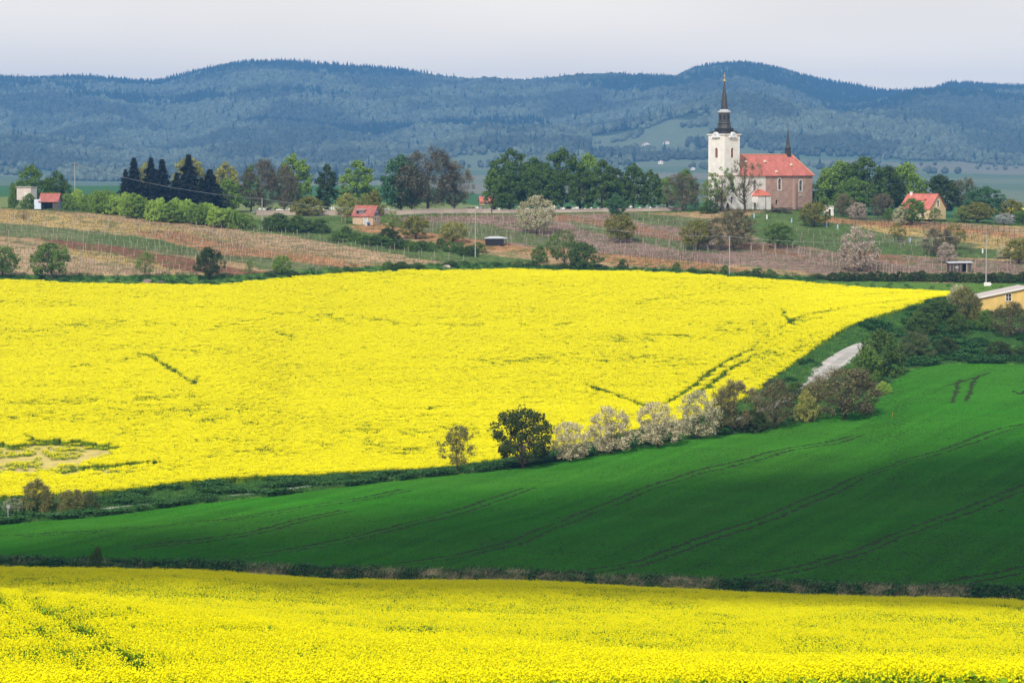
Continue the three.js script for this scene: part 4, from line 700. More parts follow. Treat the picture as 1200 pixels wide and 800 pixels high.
// a wall standing on its own base line: outline and openings in metres, thickness inwards
function wallGeo(outline, holes, depth = 0.45) {
  const s = new THREE.Shape(outline.map(([x, y]) => new THREE.Vector2(x, y)));
  for (const h of holes) { const p = new THREE.Path(); if (h.r) { p.absarc(h.x, h.y, h.r, 0, Math.PI * 2, true); } else { const { x, y, w, t, arch } = h; p.moveTo(x - w / 2, y); p.lineTo(x - w / 2, t - (arch ? w / 2 : 0)); if (arch) p.absarc(x, t - w / 2, w / 2, Math.PI, 0, true); else p.lineTo(x + w / 2, t); p.lineTo(x + w / 2, y); } s.holes.push(p); }
  const g = new THREE.ExtrudeGeometry(s, { depth, bevelEnabled: false, curveSegments: 8 }); g.translate(0, 0, -depth); return g;
}
const archPts = (w, h) => { const p = [[-w / 2, 0], [w / 2, 0]], r = w / 2; for (let k = 0; k <= 8; k++) { const a = (k / 8) * Math.PI; p.push([Math.cos(a) * r, h - r + Math.sin(a) * r]); } return p; };
function windowPart(parent, x, y, z, w, h, { arch = true, frame = M.trim, pane = M.glass, name = 'window', border = 0.16, bars = true, turn = 0, deep = 0.3 } = {}) {
  const g = new THREE.Group(); // becomes one part: the pane, with its surround and bars as sub-parts
  const shape = arch ? archPts(w, h) : [[-w / 2, 0], [w / 2, 0], [w / 2, h], [-w / 2, h]];
  const pn = part(name, new THREE.ExtrudeGeometry(new THREE.Shape(shape.map(([a, b]) => new THREE.Vector2(a, b))), { depth: 0.04, bevelEnabled: false }), pane, parent); pn.position.set(x, y, z); pn.rotation.y = turn; pn.children.length = 0;
  pn.translateZ(-deep);
  const o = arch ? archPts(w + border * 2, h + border * 2) : [[-w / 2 - border, 0], [w / 2 + border, 0], [w / 2 + border, h + border * 2], [-w / 2 - border, h + border * 2]];
  const s = new THREE.Shape(o.map(([a, b]) => new THREE.Vector2(a, b - border))); s.holes.push(new THREE.Path(shape.map(([a, b]) => new THREE.Vector2(a, b))));
  const fr = part('frame', new THREE.ExtrudeGeometry(s, { depth: 0.07, bevelEnabled: false }), frame, pn); fr.position.z = deep + 0.003;
  if (bars) { const b = new GB(); b.box(-0.035, 0.035, 0, h - 0.05, 0.042, 0.075); b.box(-w / 2, w / 2, h * 0.48, h * 0.48 + 0.06, 0.044, 0.073); part('bar', b.geo(), frame, pn); }
  return pn;
}
{ // the church
  const TH = (42.6 * Math.PI) / 180, D = 840, c0 = at(849, 245.5, D), base = Math.min(c0.y, ground(c0.x, c0.z)) - 0.1;
  const ch = thing('church', 'white towered village church with red roof and brick chancel', 'church', [c0.x, base, c0.z], TH);
  const W = 6.54, TT = 22.2;
  const tw = [[0, 0, 0, 0], [-0, 0, -W, Math.PI]].length;
  // tower: four walls butted at the corners
  const win = { x: W / 2, y: 15.7, w: 1.15, t: 18.6, arch: true };
  const front = (len, holes) => wallGeo([[0, 0], [len, 0], [len, TT], [0, TT]], holes);
  part('tower_wall', front(W, [win, { x: 3.2, y: 2.2, w: 1, t: 4.1 }, { x: 3.25, y: 7.6, r: 0.55 }, { x: 3.1, y: 11.9, w: 0.5, t: 12.7 }]), M.white, ch); // beside the nave
  const wl = part('tower_wall', front(W - 0.9, [{ ...win, x: (W - 0.9) / 2 }, { x: (W - 0.9) / 2, y: 0, w: 1.7, t: 3.2, arch: true }]), M.white, ch); wl.rotation.y = -Math.PI / 2; wl.position.set(0, 0, -W + 0.45);
  const wb = part('tower_wall', front(W, [win]), M.white, ch); wb.rotation.y = Math.PI; wb.position.set(W, 0, -W);
  const wr = part('tower_wall', front(W - 0.9, []), M.white, ch); wr.rotation.y = Math.PI / 2; wr.position.set(W, 0, -0.45);
  const lv = { frame: M.trim, pane: M.louvre, bars: false, deep: 0.25 };
  const louvre = (pn) => { const b = new GB(); for (let k = 0; k < 8; k++) b.box(-0.5, 0.5, 0.15 + k * 0.3, 0.22 + k * 0.3, 0.045, 0.13); part('louvre', b.geo(), M.louvre, pn).userData.kind = 'stuff'; };
  louvre(windowPart(ch, W / 2, 15.7, 0, 1.15, 2.9, { ...lv, name: 'belfry_window' }));
  louvre(windowPart(ch, 0, 15.7, -W / 2, 1.15, 2.9, { ...lv, turn: -Math.PI / 2, name: 'belfry_window' }));
  windowPart(ch, 3.2, 2.2, 0, 1, 1.9, { arch: false }); windowPart(ch, 3.1, 11.9, 0, 0.5, 0.8, { arch: false, bars: false, border: 0.06 });
  { const pn = part('round_window', new THREE.CylinderGeometry(0.55, 0.55, 0.05, 20), M.glass, ch); pn.rotation.x = Math.PI / 2; pn.position.set(3.25, 7.6, -0.25); const f = part('frame', new THREE.TorusGeometry(0.62, 0.09, 6, 20), M.trim, pn); f.rotation.x = Math.PI / 2; f.position.y = 0.26; }
  { const dr = windowPart(ch, 0, 0.02, -W / 2, 1.7, 3.18, { turn: -Math.PI / 2, pane: M.wood, name: 'door', bars: false }); part('handle', new THREE.SphereGeometry(0.06, 8, 6), M.iron, dr).position.set(0.55, 1.1, 0.1); }
  { const g = new GB(); for (const [y0, y1, o] of [[TT, TT + 0.22, 0.16], [TT + 0.22, TT + 0.5, 0.36]]) g.box(-o, W + o, y0, y1, -W - o, o); part('tower_cornice', g.geo(), M.trim, ch); }
  { const g = new GB(); g.box(-0.12, W + 0.12, 10.25, 10.42, 0.002, 0.14); g.box(-0.14, -0.002, 10.25, 10.42, -W, 0.0); part('string_course', g.geo(), M.redTile, ch); const q = new GB(); for (let k = 0; k < 22; k++) for (const [ux, uz] of [[0, 0], [W, 0], [0, -W]]) { const w = k % 2 ? 0.45 : 0.7; if (uz === 0) q.box(ux ? W - w : 0, ux ? W : w, k + 0.03, k + 0.95, 0.004, 0.03); else q.box(-0.03, -0.004, k + 0.03, k + 0.95, -W, -W + w); if (ux === 0 && uz === 0) q.box(-0.03, -0.004, k + 0.03, k + 0.95, -w, 0); } const qn = part('corner_stone', q.geo(), M.trim, ch); qn.userData.kind = 'stuff'; }
  // clock gables over the cornice
  for (const turn of [0, -Math.PI / 2]) {
    const g = new THREE.Shape(); g.moveTo(-1.6, 0); g.lineTo(1.6, 0); g.lineTo(1.5, 0.62); g.lineTo(1.05, 0.7); g.absarc(0, 0.7, 0.95, 0, Math.PI, false); g.lineTo(-1.05, 0.7); g.lineTo(-1.5, 0.62);
    const pd = part('clock_gable', new THREE.ExtrudeGeometry(g, { depth: 0.7, bevelEnabled: false, curveSegments: 10 }), M.trim, ch);
    pd.rotation.y = turn; if (turn) pd.position.set(-0.02, TT - 0.6, -W / 2); else pd.position.set(W / 2, TT - 0.6, 0.02);
    pd.translateZ(-0.1);
    const cf = part('clock_face', new THREE.CylinderGeometry(0.78, 0.78, 0.06, 24), mat(0.62, 0.68, 0.78, 0.5), pd); cf.rotation.x = Math.PI / 2; cf.position.set(0, 0.7, 0.72);
    const hd = new GB(); hd.box(-0.03, 0.03, 0, 0.58, 0.56, 0.59); hd.hex([[0, -0.03, 0.593], [0.4, 0.18, 0.593], [0.4, 0.18, 0.61], [0, -0.03, 0.61], [0, 0.04, 0.593], [0.38, 0.24, 0.593], [0.38, 0.24, 0.61], [0, 0.04, 0.61]]); const h = part('clock_hand', hd.geo(), M.iron, pd); h.position.set(0, 0.7, 0.2);
  }
  const lathe = (pts, m, name, seg = 8, at_ = [W / 2, 0, -W / 2]) => { const g = new THREE.LatheGeometry(pts.map(([r, y]) => new THREE.Vector2(r, y)), seg); const f = g.toNonIndexed(); f.computeVertexNormals(); const o = part(name, f, m, ch); o.position.set(...at_); o.rotation.y = Math.PI / 8; return o; };
  { const g = new GB(), a = W + 0.7, y = TT + 0.5, z = (k) => [W / 2 + (k & 1 ? 1 : -1) * a / 2, y, -W / 2 + (k & 2 ? 1 : -1) * a / 2]; const t = (k) => [W / 2 + (k & 1 ? 1 : -1) * 1.9, y + 1.1, -W / 2 + (k & 2 ? 1 : -1) * 1.9]; g.quad(z(0), z(1), t(1), t(0)); g.quad(z(1), z(3), t(3), t(1)); g.quad(z(3), z(2), t(2), t(3)); g.quad(z(2), z(0), t(0), t(2)); part('tower_roof_skirt', g.geo(), M.slate, ch); }
  lathe([[3.1, 24.3], [2.75, 23.5], [2.3, 24.3], [2.0, 25.1], [1.9, 25.6], [2.05, 25.75], [1.82, 26.1], [1.74, 28.8]], M.slate, 'tower_helm');
  { const lan = lathe([[1.74, 28.8], [2.1, 29.0], [2.15, 29.25], [1.55, 29.6], [1.1, 29.95]], M.lead, 'helm_ring'); const b = new GB(); for (let k = 0; k < 8; k++) { const a = ((k + 0.5) / 8) * 6.2832, c = Math.cos(a), s = Math.sin(a); b.quad([c * 1.66 - s * 0.3, 26.6, s * 1.66 + c * 0.3], [c * 1.66 + s * 0.3, 26.6, s * 1.66 - c * 0.3], [c * 1.66 + s * 0.3, 28.3, s * 1.66 - c * 0.3], [c * 1.66 - s * 0.3, 28.3, s * 1.66 + c * 0.3]); } part('helm_louvre', b.geo(), M.dark, lan).userData.kind = 'stuff'; }
  lathe([[1.12, 29.95], [0.98, 31.2], [0.72, 33.6], [0.4, 36], [0.12, 38.1]], M.slate, 'spire');
  { const b = part('finial_ball', new THREE.SphereGeometry(0.36, 14, 10), M.gold, ch); b.position.set(W / 2, 38.4, -W / 2); const g = new GB(); g.box(-0.05, 0.05, 0.3, 2.2, -0.05, 0.05); g.box(-0.5, 0.5, 1.35, 1.45, -0.045, 0.045); part('cross', g.geo(), M.gold, b).rotation.y = -TH; }
  // nave and chancel
  const X0 = W, X1 = 39.2, XB = 18.1, Z0 = -0.1, Z1 = -11.3, EA = 10.5, RI = 16.6, ZR = (Z0 + Z1) / 2;
  part('nave_wall', wallGeo([[0, 0], [XB - X0, 0], [XB - X0, EA], [0, EA]], [{ x: 13.3 - X0, y: 6, w: 1.3, t: 9.2, arch: true }]), M.white, ch).position.set(X0, 0, Z0);
  part('chancel_wall', wallGeo([[0, 0], [X1 - XB, 0], [X1 - XB, EA], [0, EA]], [{ x: 24.3 - XB, y: 6.1, w: 1.35, t: 9.4, arch: true }, { x: 33.8 - XB, y: 5.6, w: 1.35, t: 8.9, arch: true }, { x: 23.0 - XB, y: 1.6, w: 1, t: 3.1, arch: true }]), M.brick, ch).position.set(XB, 0, Z0 - 0.03);
  { const e = part('chancel_wall', wallGeo([[0, 0], [Z0 - Z1 - 0.5, 0], [Z0 - Z1 - 0.5, EA], [0, EA]], []), M.brick, ch); e.rotation.y = Math.PI / 2; e.position.set(X1, 0, Z0 - 0.5); const b = part('nave_wall', wallGeo([[0, 0], [X1 - X0 + 0.5, 0], [X1 - X0 + 0.5, EA], [0, EA]], []), M.white, ch); b.rotation.y = Math.PI; b.position.set(X1 - 0.5, 0, Z1); const w = part('nave_wall', wallGeo([[0, 0], [-W - Z1 - 0.5, 0], [-W - Z1 - 0.5, EA], [0, EA]], []), M.white, ch); w.rotation.y = -Math.PI / 2; w.position.set(X0 - 0.5, 0, Z1 + 0.02); }
  windowPart(ch, 13.3, 6, Z0, 1.3, 3.2); windowPart(ch, 24.3, 6.1, Z0 - 0.03, 1.35, 3.3, { border: 0.24 }); windowPart(ch, 33.8, 5.6, Z0 - 0.03, 1.35, 3.3, { border: 0.24 }); windowPart(ch, 23.0, 1.6, Z0 - 0.03, 1, 1.5, { frame: mat(0.5, 0.36, 0.3), bars: false });
  const niche = mat(0.42, 0.27, 0.215); for (const [x, y] of [[21.0, 6], [27.4, 6]]) { const s = new THREE.Shape(archPts(1.2, 3.4).map(([a, b]) => new THREE.Vector2(a, b))); s.holes.push(new THREE.Path(archPts(0.8, 3.05).map(([a, b]) => new THREE.Vector2(a, b + 0.12)))); part('blind_arch', new THREE.ExtrudeGeometry(s, { depth: 0.09, bevelEnabled: false }), niche, ch).position.set(x, y, Z0 - 0.026); }
  { const s = part('sill', new THREE.BoxGeometry(1.5, 0.9, 0.16), mat(0.45, 0.36, 0.31), ch); s.position.set(33.8, 4.4, Z0 + 0.055); const g = new GB(); g.prism([[0, 0], [0.9, 0], [0.9, 8.6], [0, 9.2]], -0.02, 0.75); part('buttress', g.geo(), M.brick, ch).position.set(30.2, 0, Z0); const q = new GB(); q.box(X0, X1 + 0.12, EA - 0.42, EA - 0.02, 0.003, 0.2); q.box(XB, X1 + 0.2, 0, 0.7, 0.0, 0.12); part('cornice', q.geo(), mat(0.20, 0.13, 0.11), ch).position.set(0, 0, Z0 - 0.02); }
  { const o = 0.45, k = (RI - EA) / (Z0 - ZR), ye = EA - o * k * 0.4, HX = X1 - 3.3, th = 0.16, g = new GB(); // hipped roof: a shell of two long slopes and the end
    const A = [X0 + 0.02, ye, Z0 + o], B = [X1 + o, ye, Z0 + o], Cc = [X1 + o, ye, Z1 - o], Dd = [X0 + 0.02, ye, Z1 - o], P = [X0 + 0.02, RI, ZR], Q = [HX, RI, ZR], dn = (p) => [p[0], p[1] - th, p[2]];
    g.quad(A, B, Q, P); g.quad(Cc, Dd, P, Q); g.tri(B, Cc, Q); g.quad(dn(B), dn(A), dn(P), dn(Q)); g.quad(dn(Dd), dn(Cc), dn(Q), dn(P)); g.tri(dn(Cc), dn(B), dn(Q)); g.quad(A, dn(A), dn(B), B); g.quad(B, dn(B), dn(Cc), Cc); g.quad(Cc, dn(Cc), dn(Dd), Dd); g.quad(A, P, dn(P), dn(A)); g.quad(P, Dd, dn(Dd), dn(P));
    const rg = g.geo(), p = rg.attributes.position, uv = new Float32Array(p.count * 2); for (let i = 0; i < p.count; i++) { uv[i * 2] = p.getX(i); uv[i * 2 + 1] = p.getZ(i) * 1.45; } rg.setAttribute('uv', new THREE.BufferAttribute(uv, 2));
    const roof = part('nave_roof', rg, M.redTile, ch); const rd = new GB(); rd.tube([[X0, RI + 0.04, ZR], [HX, RI + 0.04, ZR]], [0.16, 0.16], 6); rd.tube([[HX, RI + 0.04, ZR], [X1 + o, ye + 0.05, Z0 + o]], [0.16, 0.16], 6); part('ridge_tile', rd.geo(), mat(0.55, 0.3, 0.16), roof);
    for (const [x, f] of [[12.9, 0.62], [21.5, 0.62], [32.2, 0.45], [23.5, 0.12]]) { const y = lerp(EA, RI, f), z = lerp(Z0, ZR, f), w = 0.55, q = new GB(); q.prism([[-w, 0], [w, 0], [0, 0.62]], -0.9, 0.55); part('roof_vent', q.geo(), mat(0.62, 0.5, 0.36), roof).position.set(x, y, z); }
    const bx = new GB(); bx.hex([[-0.75, -1.2, -0.75], [0.75, -1.2, -0.75], [0.75, -1.2, 0.75], [-0.75, -1.2, 0.75], [-0.62, 1.9, -0.62], [0.62, 1.9, -0.62], [0.62, 1.9, 0.62], [-0.62, 1.9, 0.62]]); const tb = part('ridge_turret', bx.geo(), M.slate, ch); tb.position.set(34.2, RI - 0.2, ZR);
    lathe([[0.85, 1.9], [0.98, 2.15], [0.7, 2.6], [0.5, 3.1], [0.42, 4.6], [0.2, 7.2], [0.03, 7.9]], M.slate, 'turret_spire', 8, [34.2, RI - 0.2, ZR]); const g2 = new GB(); g2.box(-0.035, 0.035, 0, 1.6, -0.035, 0.035); g2.box(-0.3, 0.3, 1.0, 1.07, -0.03, 0.03); const cr = part('turret_cross', g2.geo(), M.iron, ch); cr.position.set(34.2, RI + 7.6, ZR); cr.rotation.y = -TH; }
  { // porch against the nave wall
    const x0 = 12.3, x1 = 18.0, d = 2.3, e = 4.4; part('porch_wall', wallGeo([[0, 0], [x1 - x0, 0], [x1 - x0, e], [0, e]], []), M.white, ch).position.set(x0, 0, Z0 + d);
    const a = part('porch_wall', wallGeo([[0, 0], [d - 0.46, 0], [d - 0.46, e], [0, e]], [{ x: 0.92, y: 0, w: 1, t: 2.3 }]), M.white, ch); a.rotation.y = -Math.PI / 2; a.position.set(x0, 0, Z0 + 0.005); const b = part('porch_wall', wallGeo([[0, 0], [d - 0.46, 0], [d - 0.46, e], [0, e]], []), M.white, ch); b.rotation.y = Math.PI / 2; b.position.set(x1, 0, Z0 + d - 0.455);
    const o = 0.3, g = new GB(), A = [x0 - o, e, Z0 + d + o], B = [x1 + o, e, Z0 + d + o], Cc = [x1 + o, e, Z0 + 0.01], Dd = [x0 - o, e, Z0 + 0.01], P = [x0 + 1.9, e + 1.9, Z0 + 0.01], Q = [x1 - 1.9, e + 1.9, Z0 + 0.01]; g.quad(A, B, Q, P); g.tri(B, Cc, Q); g.tri(Dd, A, P); g.quad(A, Dd, Cc, B); part('porch_roof', g.geo(), mat(0.58, 0.15, 0.10), ch); const dp = new GB(); dp.tube([[15.6, 0.1, Z0 + d + 0.1], [15.6, e - 0.1, Z0 + d + 0.1]], [0.06, 0.06], 6); part('downpipe', dp.geo(), M.iron, ch);
  }
}
// a plain gabled building: long axis x, gable ends at x = 0 and x = len
function gabled(name, label, pos, turn, o) {
  const { len, wid, eave, ridge, wall, roof, over = 0.35 } = o, b = thing(name, label, o.category ?? 'building', pos, turn);
  const side = (z, rot, holes) => { const w = part('wall', wallGeo([[0, 0], [len, 0], [len, eave], [0, eave]], holes, 0.3), wall, b); w.rotation.y = rot; w.position.set(rot ? len : 0, 0, z); };
  side(0, 0, o.front ?? []); side(-wid, Math.PI, []);
  const gable = (x, rot, holes) => { const w = part('gable_wall', wallGeo([[0.3, 0], [wid - 0.3, 0], [wid - 0.3, eave], [wid / 2, ridge], [0.3, eave]], holes, 0.3), o.gableWall ?? wall, b); w.rotation.y = rot; w.position.set(x, 0, rot > 0 ? 0 : -wid); return w; };
  gable(len, Math.PI / 2, o.gableRight ?? []); gable(0, -Math.PI / 2, o.gableLeft ?? []);
  const k = (ridge - eave) / (wid / 2), ye = eave - over * k, t = 0.14;
  const rf = (s) => { const z0 = s > 0 ? over : -wid - over, g = new GB(); g.hex([[-over, ye + 0.02, z0], [len + over, ye + 0.02, z0], [len + over, ridge + 0.02, -wid / 2], [-over, ridge + 0.02, -wid / 2], [-over, ye + t, z0], [len + over, ye + t, z0], [len + over, ridge + t + 0.02, -wid / 2], [-over, ridge + t + 0.02, -wid / 2]]); const q = g.geo(), p = q.attributes.position, uv = new Float32Array(p.count * 2); for (let i = 0; i < p.count; i++) { uv[i * 2] = p.getX(i); uv[i * 2 + 1] = p.getZ(i) * 1.3; } q.setAttribute('uv', new THREE.BufferAttribute(uv, 2)); return part('roof', q, roof, b); };
  const r1 = rf(1); rf(-1); const rd = new GB(); rd.tube([[-over, ridge + t + 0.05, -wid / 2], [len + over, ridge + t + 0.05, -wid / 2]], [0.13, 0.13], 6); part('ridge_cap', rd.geo(), roof.map ? mat(0.45, 0.16, 0.1) : roof, r1);
  return b;
}
const seat = (px, D, dy = 0) => { const r = ray(px, 245), a = 600 + F * r.sx; return [r.sx * D, groundAD(a, D) + dy, -D]; };
{ // yellow house below the chestnuts
  const p = seat(1053, 826, -0.2), b = gabled('house', 'yellow house with red tiled roof, dormer and chimney', p, -(42 * Math.PI) / 180, { len: 11.4, wid: 9.2, eave: 3.6, ridge: 7.9, wall: M.cream, roof: M.redTile, category: 'house', gableRight: [{ x: 4.6, y: 4.1, w: 1.3, t: 6 }], front: [{ x: 2.5, y: 1, w: 1.2, t: 2.4 }, { x: 8.6, y: 1, w: 1.2, t: 2.4 }] });
  b.position.y = at(1092, 257, 820).y; b.scale.setScalar(0.9); b.position.x += 0.6;
  windowPart(b, 11.4, 4.1, -4.6, 1.3, 1.9, { arch: false, turn: Math.PI / 2, deep: 0.2 }); windowPart(b, 2.5, 1, 0, 1.2, 1.4, { arch: false, deep: 0.2 }); windowPart(b, 8.6, 1, 0, 1.2, 1.4, { arch: false, deep: 0.2 });
  const d = new GB(); d.box(-1.1, 1.1, -0.3, 1.35, -2.2, 0); const dm = part('dormer', d.geo(), M.cream, b); dm.position.set(7, 4.7, -0.9); const r = new GB(); r.hex([[-1.35, 1.36, 0.25], [1.35, 1.36, 0.25], [1.35, 1.9, -2.6], [-1.35, 1.9, -2.6], [-1.35, 1.48, 0.25], [1.35, 1.48, 0.25], [1.35, 2.02, -2.6], [-1.35, 2.02, -2.6]]); part('dormer_roof', r.geo(), mat(0.55, 0.15, 0.1), dm); const w = part('dormer_window', new THREE.BoxGeometry(1.3, 0.95, 0.06), M.glass, dm); w.position.set(0, 0.75, 0.033); const fr = new GB(); fr.box(-0.72, -0.65, 0.22, 1.28, 0, 0.09); fr.box(0.65, 0.72, 0.22, 1.28, 0, 0.09); fr.box(-0.03, 0.03, 0.26, 1.24, 0.064, 0.09); part('window_frame', fr.geo(), M.trim, dm);
  const c = new GB(); c.box(-0.35, 0.35, -1, 0.9, -0.35, 0.35); c.box(-0.43, 0.43, 0.9, 1.05, -0.43, 0.43); part('chimney', c.geo(), M.trim, b).position.set(1.3, 7.7, -4.4); const an = new GB(); an.tube([[0, 0, 0], [0, 3.2, 0]], [0.04, 0.03], 5); an.box(-0.7, 0.7, 2.7, 2.75, -0.03, 0.03); an.box(-0.5, 0.5, 2.3, 2.35, -0.03, 0.03); part('antenna', an.geo(), M.iron, b).position.set(1.8, 8.4, -4.6);
  const vb = new GB(); vb.hex([[11.78, 3.2, 0.4], [11.86, 3.2, 0.4], [11.86, 8.05, -4.6], [11.78, 8.05, -4.6], [11.78, 3.45, 0.4], [11.86, 3.45, 0.4], [11.86, 8.3, -4.6], [11.78, 8.3, -4.6]]); vb.hex([[11.78, 3.2, -9.6], [11.86, 3.2, -9.6], [11.86, 8.05, -4.6], [11.78, 8.05, -4.6], [11.78, 3.45, -9.6], [11.86, 3.45, -9.6], [11.86, 8.3, -4.6], [11.78, 8.3, -4.6]]); part('barge_board', vb.geo(), M.plank, b);
}
{ // long yellow building, gable towards us
  const D = 600, p = at(1149.5, 364, D), k = D / F, b = thing('barn', 'plain yellow rendered building with a shallow pale edged roof', 'building', [p.x, ground(p.x, p.z) - 0.3, p.z], 0.12), y0 = at(1147, 348.5, D).y - b.position.y, wd = 21, rise = 0.2;
  part('gable_wall', wallGeo([[0, 0], [wd, 0], [wd, y0], [wd / 2, y0 + (wd / 2) * rise], [0, y0]], [{ x: 6.1, y: y0 - 0.75, w: 1.15, t: y0 + 0.75 }], 0.35), M.yellow, b);
  const s = part('wall', wallGeo([[0, 0], [7, 0], [7, y0], [0, y0]], [], 0.3), M.yellow, b); s.rotation.y = -Math.PI / 2; s.position.set(0.002, 0, -7.36); const s2 = part('wall', wallGeo([[0, 0], [7, 0], [7, y0], [0, y0]], [], 0.3), M.yellow, b); s2.rotation.y = Math.PI / 2; s2.position.set(wd, 0, -0.36);
  windowPart(b, 6.1, y0 - 0.75, 0, 1.15, 1.5, { arch: false, deep: 0.18, border: 0.12 });
  for (const q of [-1, 1]) { const x0 = q < 0 ? -0.6 : wd + 0.6, g = new GB(), a = y0 - 0.12 + 0.03; g.hex([[x0, a, 0.5], [wd / 2, y0 + (wd / 2) * rise + 0.03, 0.5], [wd / 2, y0 + (wd / 2) * rise + 0.03, -7.8], [x0, a, -7.8], [x0, a + 0.16, 0.5], [wd / 2, y0 + (wd / 2) * rise + 0.19, 0.5], [wd / 2, y0 + (wd / 2) * rise + 0.19, -7.8], [x0, a + 0.16, -7.8]]); part('roof', g.geo(), mat(0.5, 0.44, 0.40), b); const e = new GB(); e.hex([[x0, a - 0.12, 0.505], [wd / 2, y0 + (wd / 2) * rise - 0.09, 0.505], [wd / 2, y0 + (wd / 2) * rise - 0.09, 0.56], [x0, a - 0.12, 0.56], [x0, a + 0.2, 0.505], [wd / 2, y0 + (wd / 2) * rise + 0.23, 0.505], [wd / 2, y0 + (wd / 2) * rise + 0.23, 0.56], [x0, a + 0.2, 0.56]]); part('fascia', e.geo(), M.trim, b); }
}
{ // hut with red roof in the vineyard
  const p = seat(413, 800, -0.1), b = gabled('vineyard_hut', 'stone vineyard hut with red roof and open lean-to', p, -0.42, { len: 6.4, wid: 4.6, eave: 2.7, ridge: 5.2, wall: M.stoneWall, gableWall: M.stoneWall, roof: M.oldTile, category: 'hut', front: [{ x: 4.1, y: 0, w: 1, t: 2.3 }], gableRight: [{ x: 1.4, y: 1.2, w: 0.8, t: 2.2 }, { x: 3, y: 1.2, w: 0.8, t: 2.2 }] });
  b.position.y = at(425, 263.5, 800).y;
  windowPart(b, 4.1, 0.02, 0, 1, 2.28, { arch: false, deep: 0.12, pane: M.tin, name: 'door' }); windowPart(b, 6.4, 1.2, -1.4, 0.8, 1, { arch: false, turn: Math.PI / 2, deep: 0.15 }); windowPart(b, 6.4, 1.2, -3, 0.8, 1, { arch: false, turn: Math.PI / 2, deep: 0.15 });
  const gb = new GB(); gb.prism([[0.15, 2.72], [4.45, 2.72], [2.3, 5.12]], 0.003, 0.06); const cl = part('gable_cladding', gb.geo(), M.blueGrey, b); cl.rotation.y = Math.PI / 2; cl.position.set(6.4, 0, 0); for (const z of [-1.9, -2.7]) part('gable_light', new THREE.BoxGeometry(0.04, 0.35, 0.4), M.trim, b).position.set(6.482, 3.75, z);
  const d = new GB(); d.box(-1.3, 1.3, -0.2, 1.2, -1.8, 0); const dm = part('dormer', d.geo(), M.blueGrey, b); dm.position.set(2.2, 2.9, -0.35); const dr = new GB(); dr.hex([[-1.5, 1.15, 0.2], [1.5, 1.15, 0.2], [1.5, 1.75, -2], [-1.5, 1.75, -2], [-1.5, 1.25, 0.2], [1.5, 1.25, 0.2], [1.5, 1.85, -2], [-1.5, 1.85, -2]]); part('dormer_roof', dr.geo(), mat(0.33, 0.2, 0.16), dm); part('dormer_window', new THREE.BoxGeometry(0.7, 0.9, 0.05), M.glass, dm).position.set(-0.75, 0.5, 0.03);
  const l = new GB(); l.hex([[-3.6, 2.15, 0.3], [-0.05, 2.75, 0.3], [-0.05, 2.75, -3.4], [-3.6, 2.15, -3.4], [-3.6, 2.25, 0.3], [-0.05, 2.87, 0.3], [-0.05, 2.87, -3.4], [-3.6, 2.25, -3.4]]); part('lean_to_roof', l.geo(), mat(0.42, 0.13, 0.1), b); for (const [x, z] of [[-3.4, 0.1], [-3.4, -3.2], [-2.3, 0.1]]) { const q = new GB(); q.box(x - 0.07, x + 0.07, -0.6, 2.25 + (x + 3.4) * 0.17, z - 0.07, z + 0.07); part('post', q.geo(), M.wood, b); } const bk = new GB(); bk.box(-1.6, -0.02, 0, 2.35, -3.3, -3.2); part('back_panel', bk.geo(), M.blackPlank, b);
  const bp = b.localToWorld(V(5.3, 0, 0.7)); const br = thing('barrel', 'blue plastic barrel beside the hut door', 'barrel', [0, 0, 0]); b.updateMatrixWorld(true); bp.copy(b.localToWorld(V(5.3, 0, 0.75))); br.position.set(bp.x, b.position.y, bp.z); part('drum', new THREE.LatheGeometry([[0.02, 0], [0.3, 0], [0.34, 0.3], [0.34, 0.65], [0.3, 0.95], [0.26, 0.97]].map(([r, y]) => new THREE.Vector2(r, y)), 14), mat(0.04, 0.1, 0.28, 0.5), br); const ld = part('lid', new THREE.CylinderGeometry(0.28, 0.28, 0.08, 14), mat(0.7, 0.72, 0.75), br); ld.position.y = 1.0;
}
{ // red roofed shed
  const p = seat(47, 806), b = gabled('garden_shed', 'small shed with dull red roof and pale gable', p, -0.15, { len: 5.2, wid: 4, eave: 2.3, ridge: 4.2, wall: M.plank, gableWall: M.blueGrey, roof: M.oldTile, category: 'shed', front: [{ x: 2.2, y: 0, w: 3.2, t: 2 }] }); b.position.set(at(46, 244.5, 804).x, at(46, 245, 804).y, -804);
  const g = new GB(); g.box(-2.0, -0.05, 0, 2.75, -0.06, 0); part('door', g.geo(), mat(0.55, 0.62, 0.74), b).position.set(0.4, 0, 0.06);
}
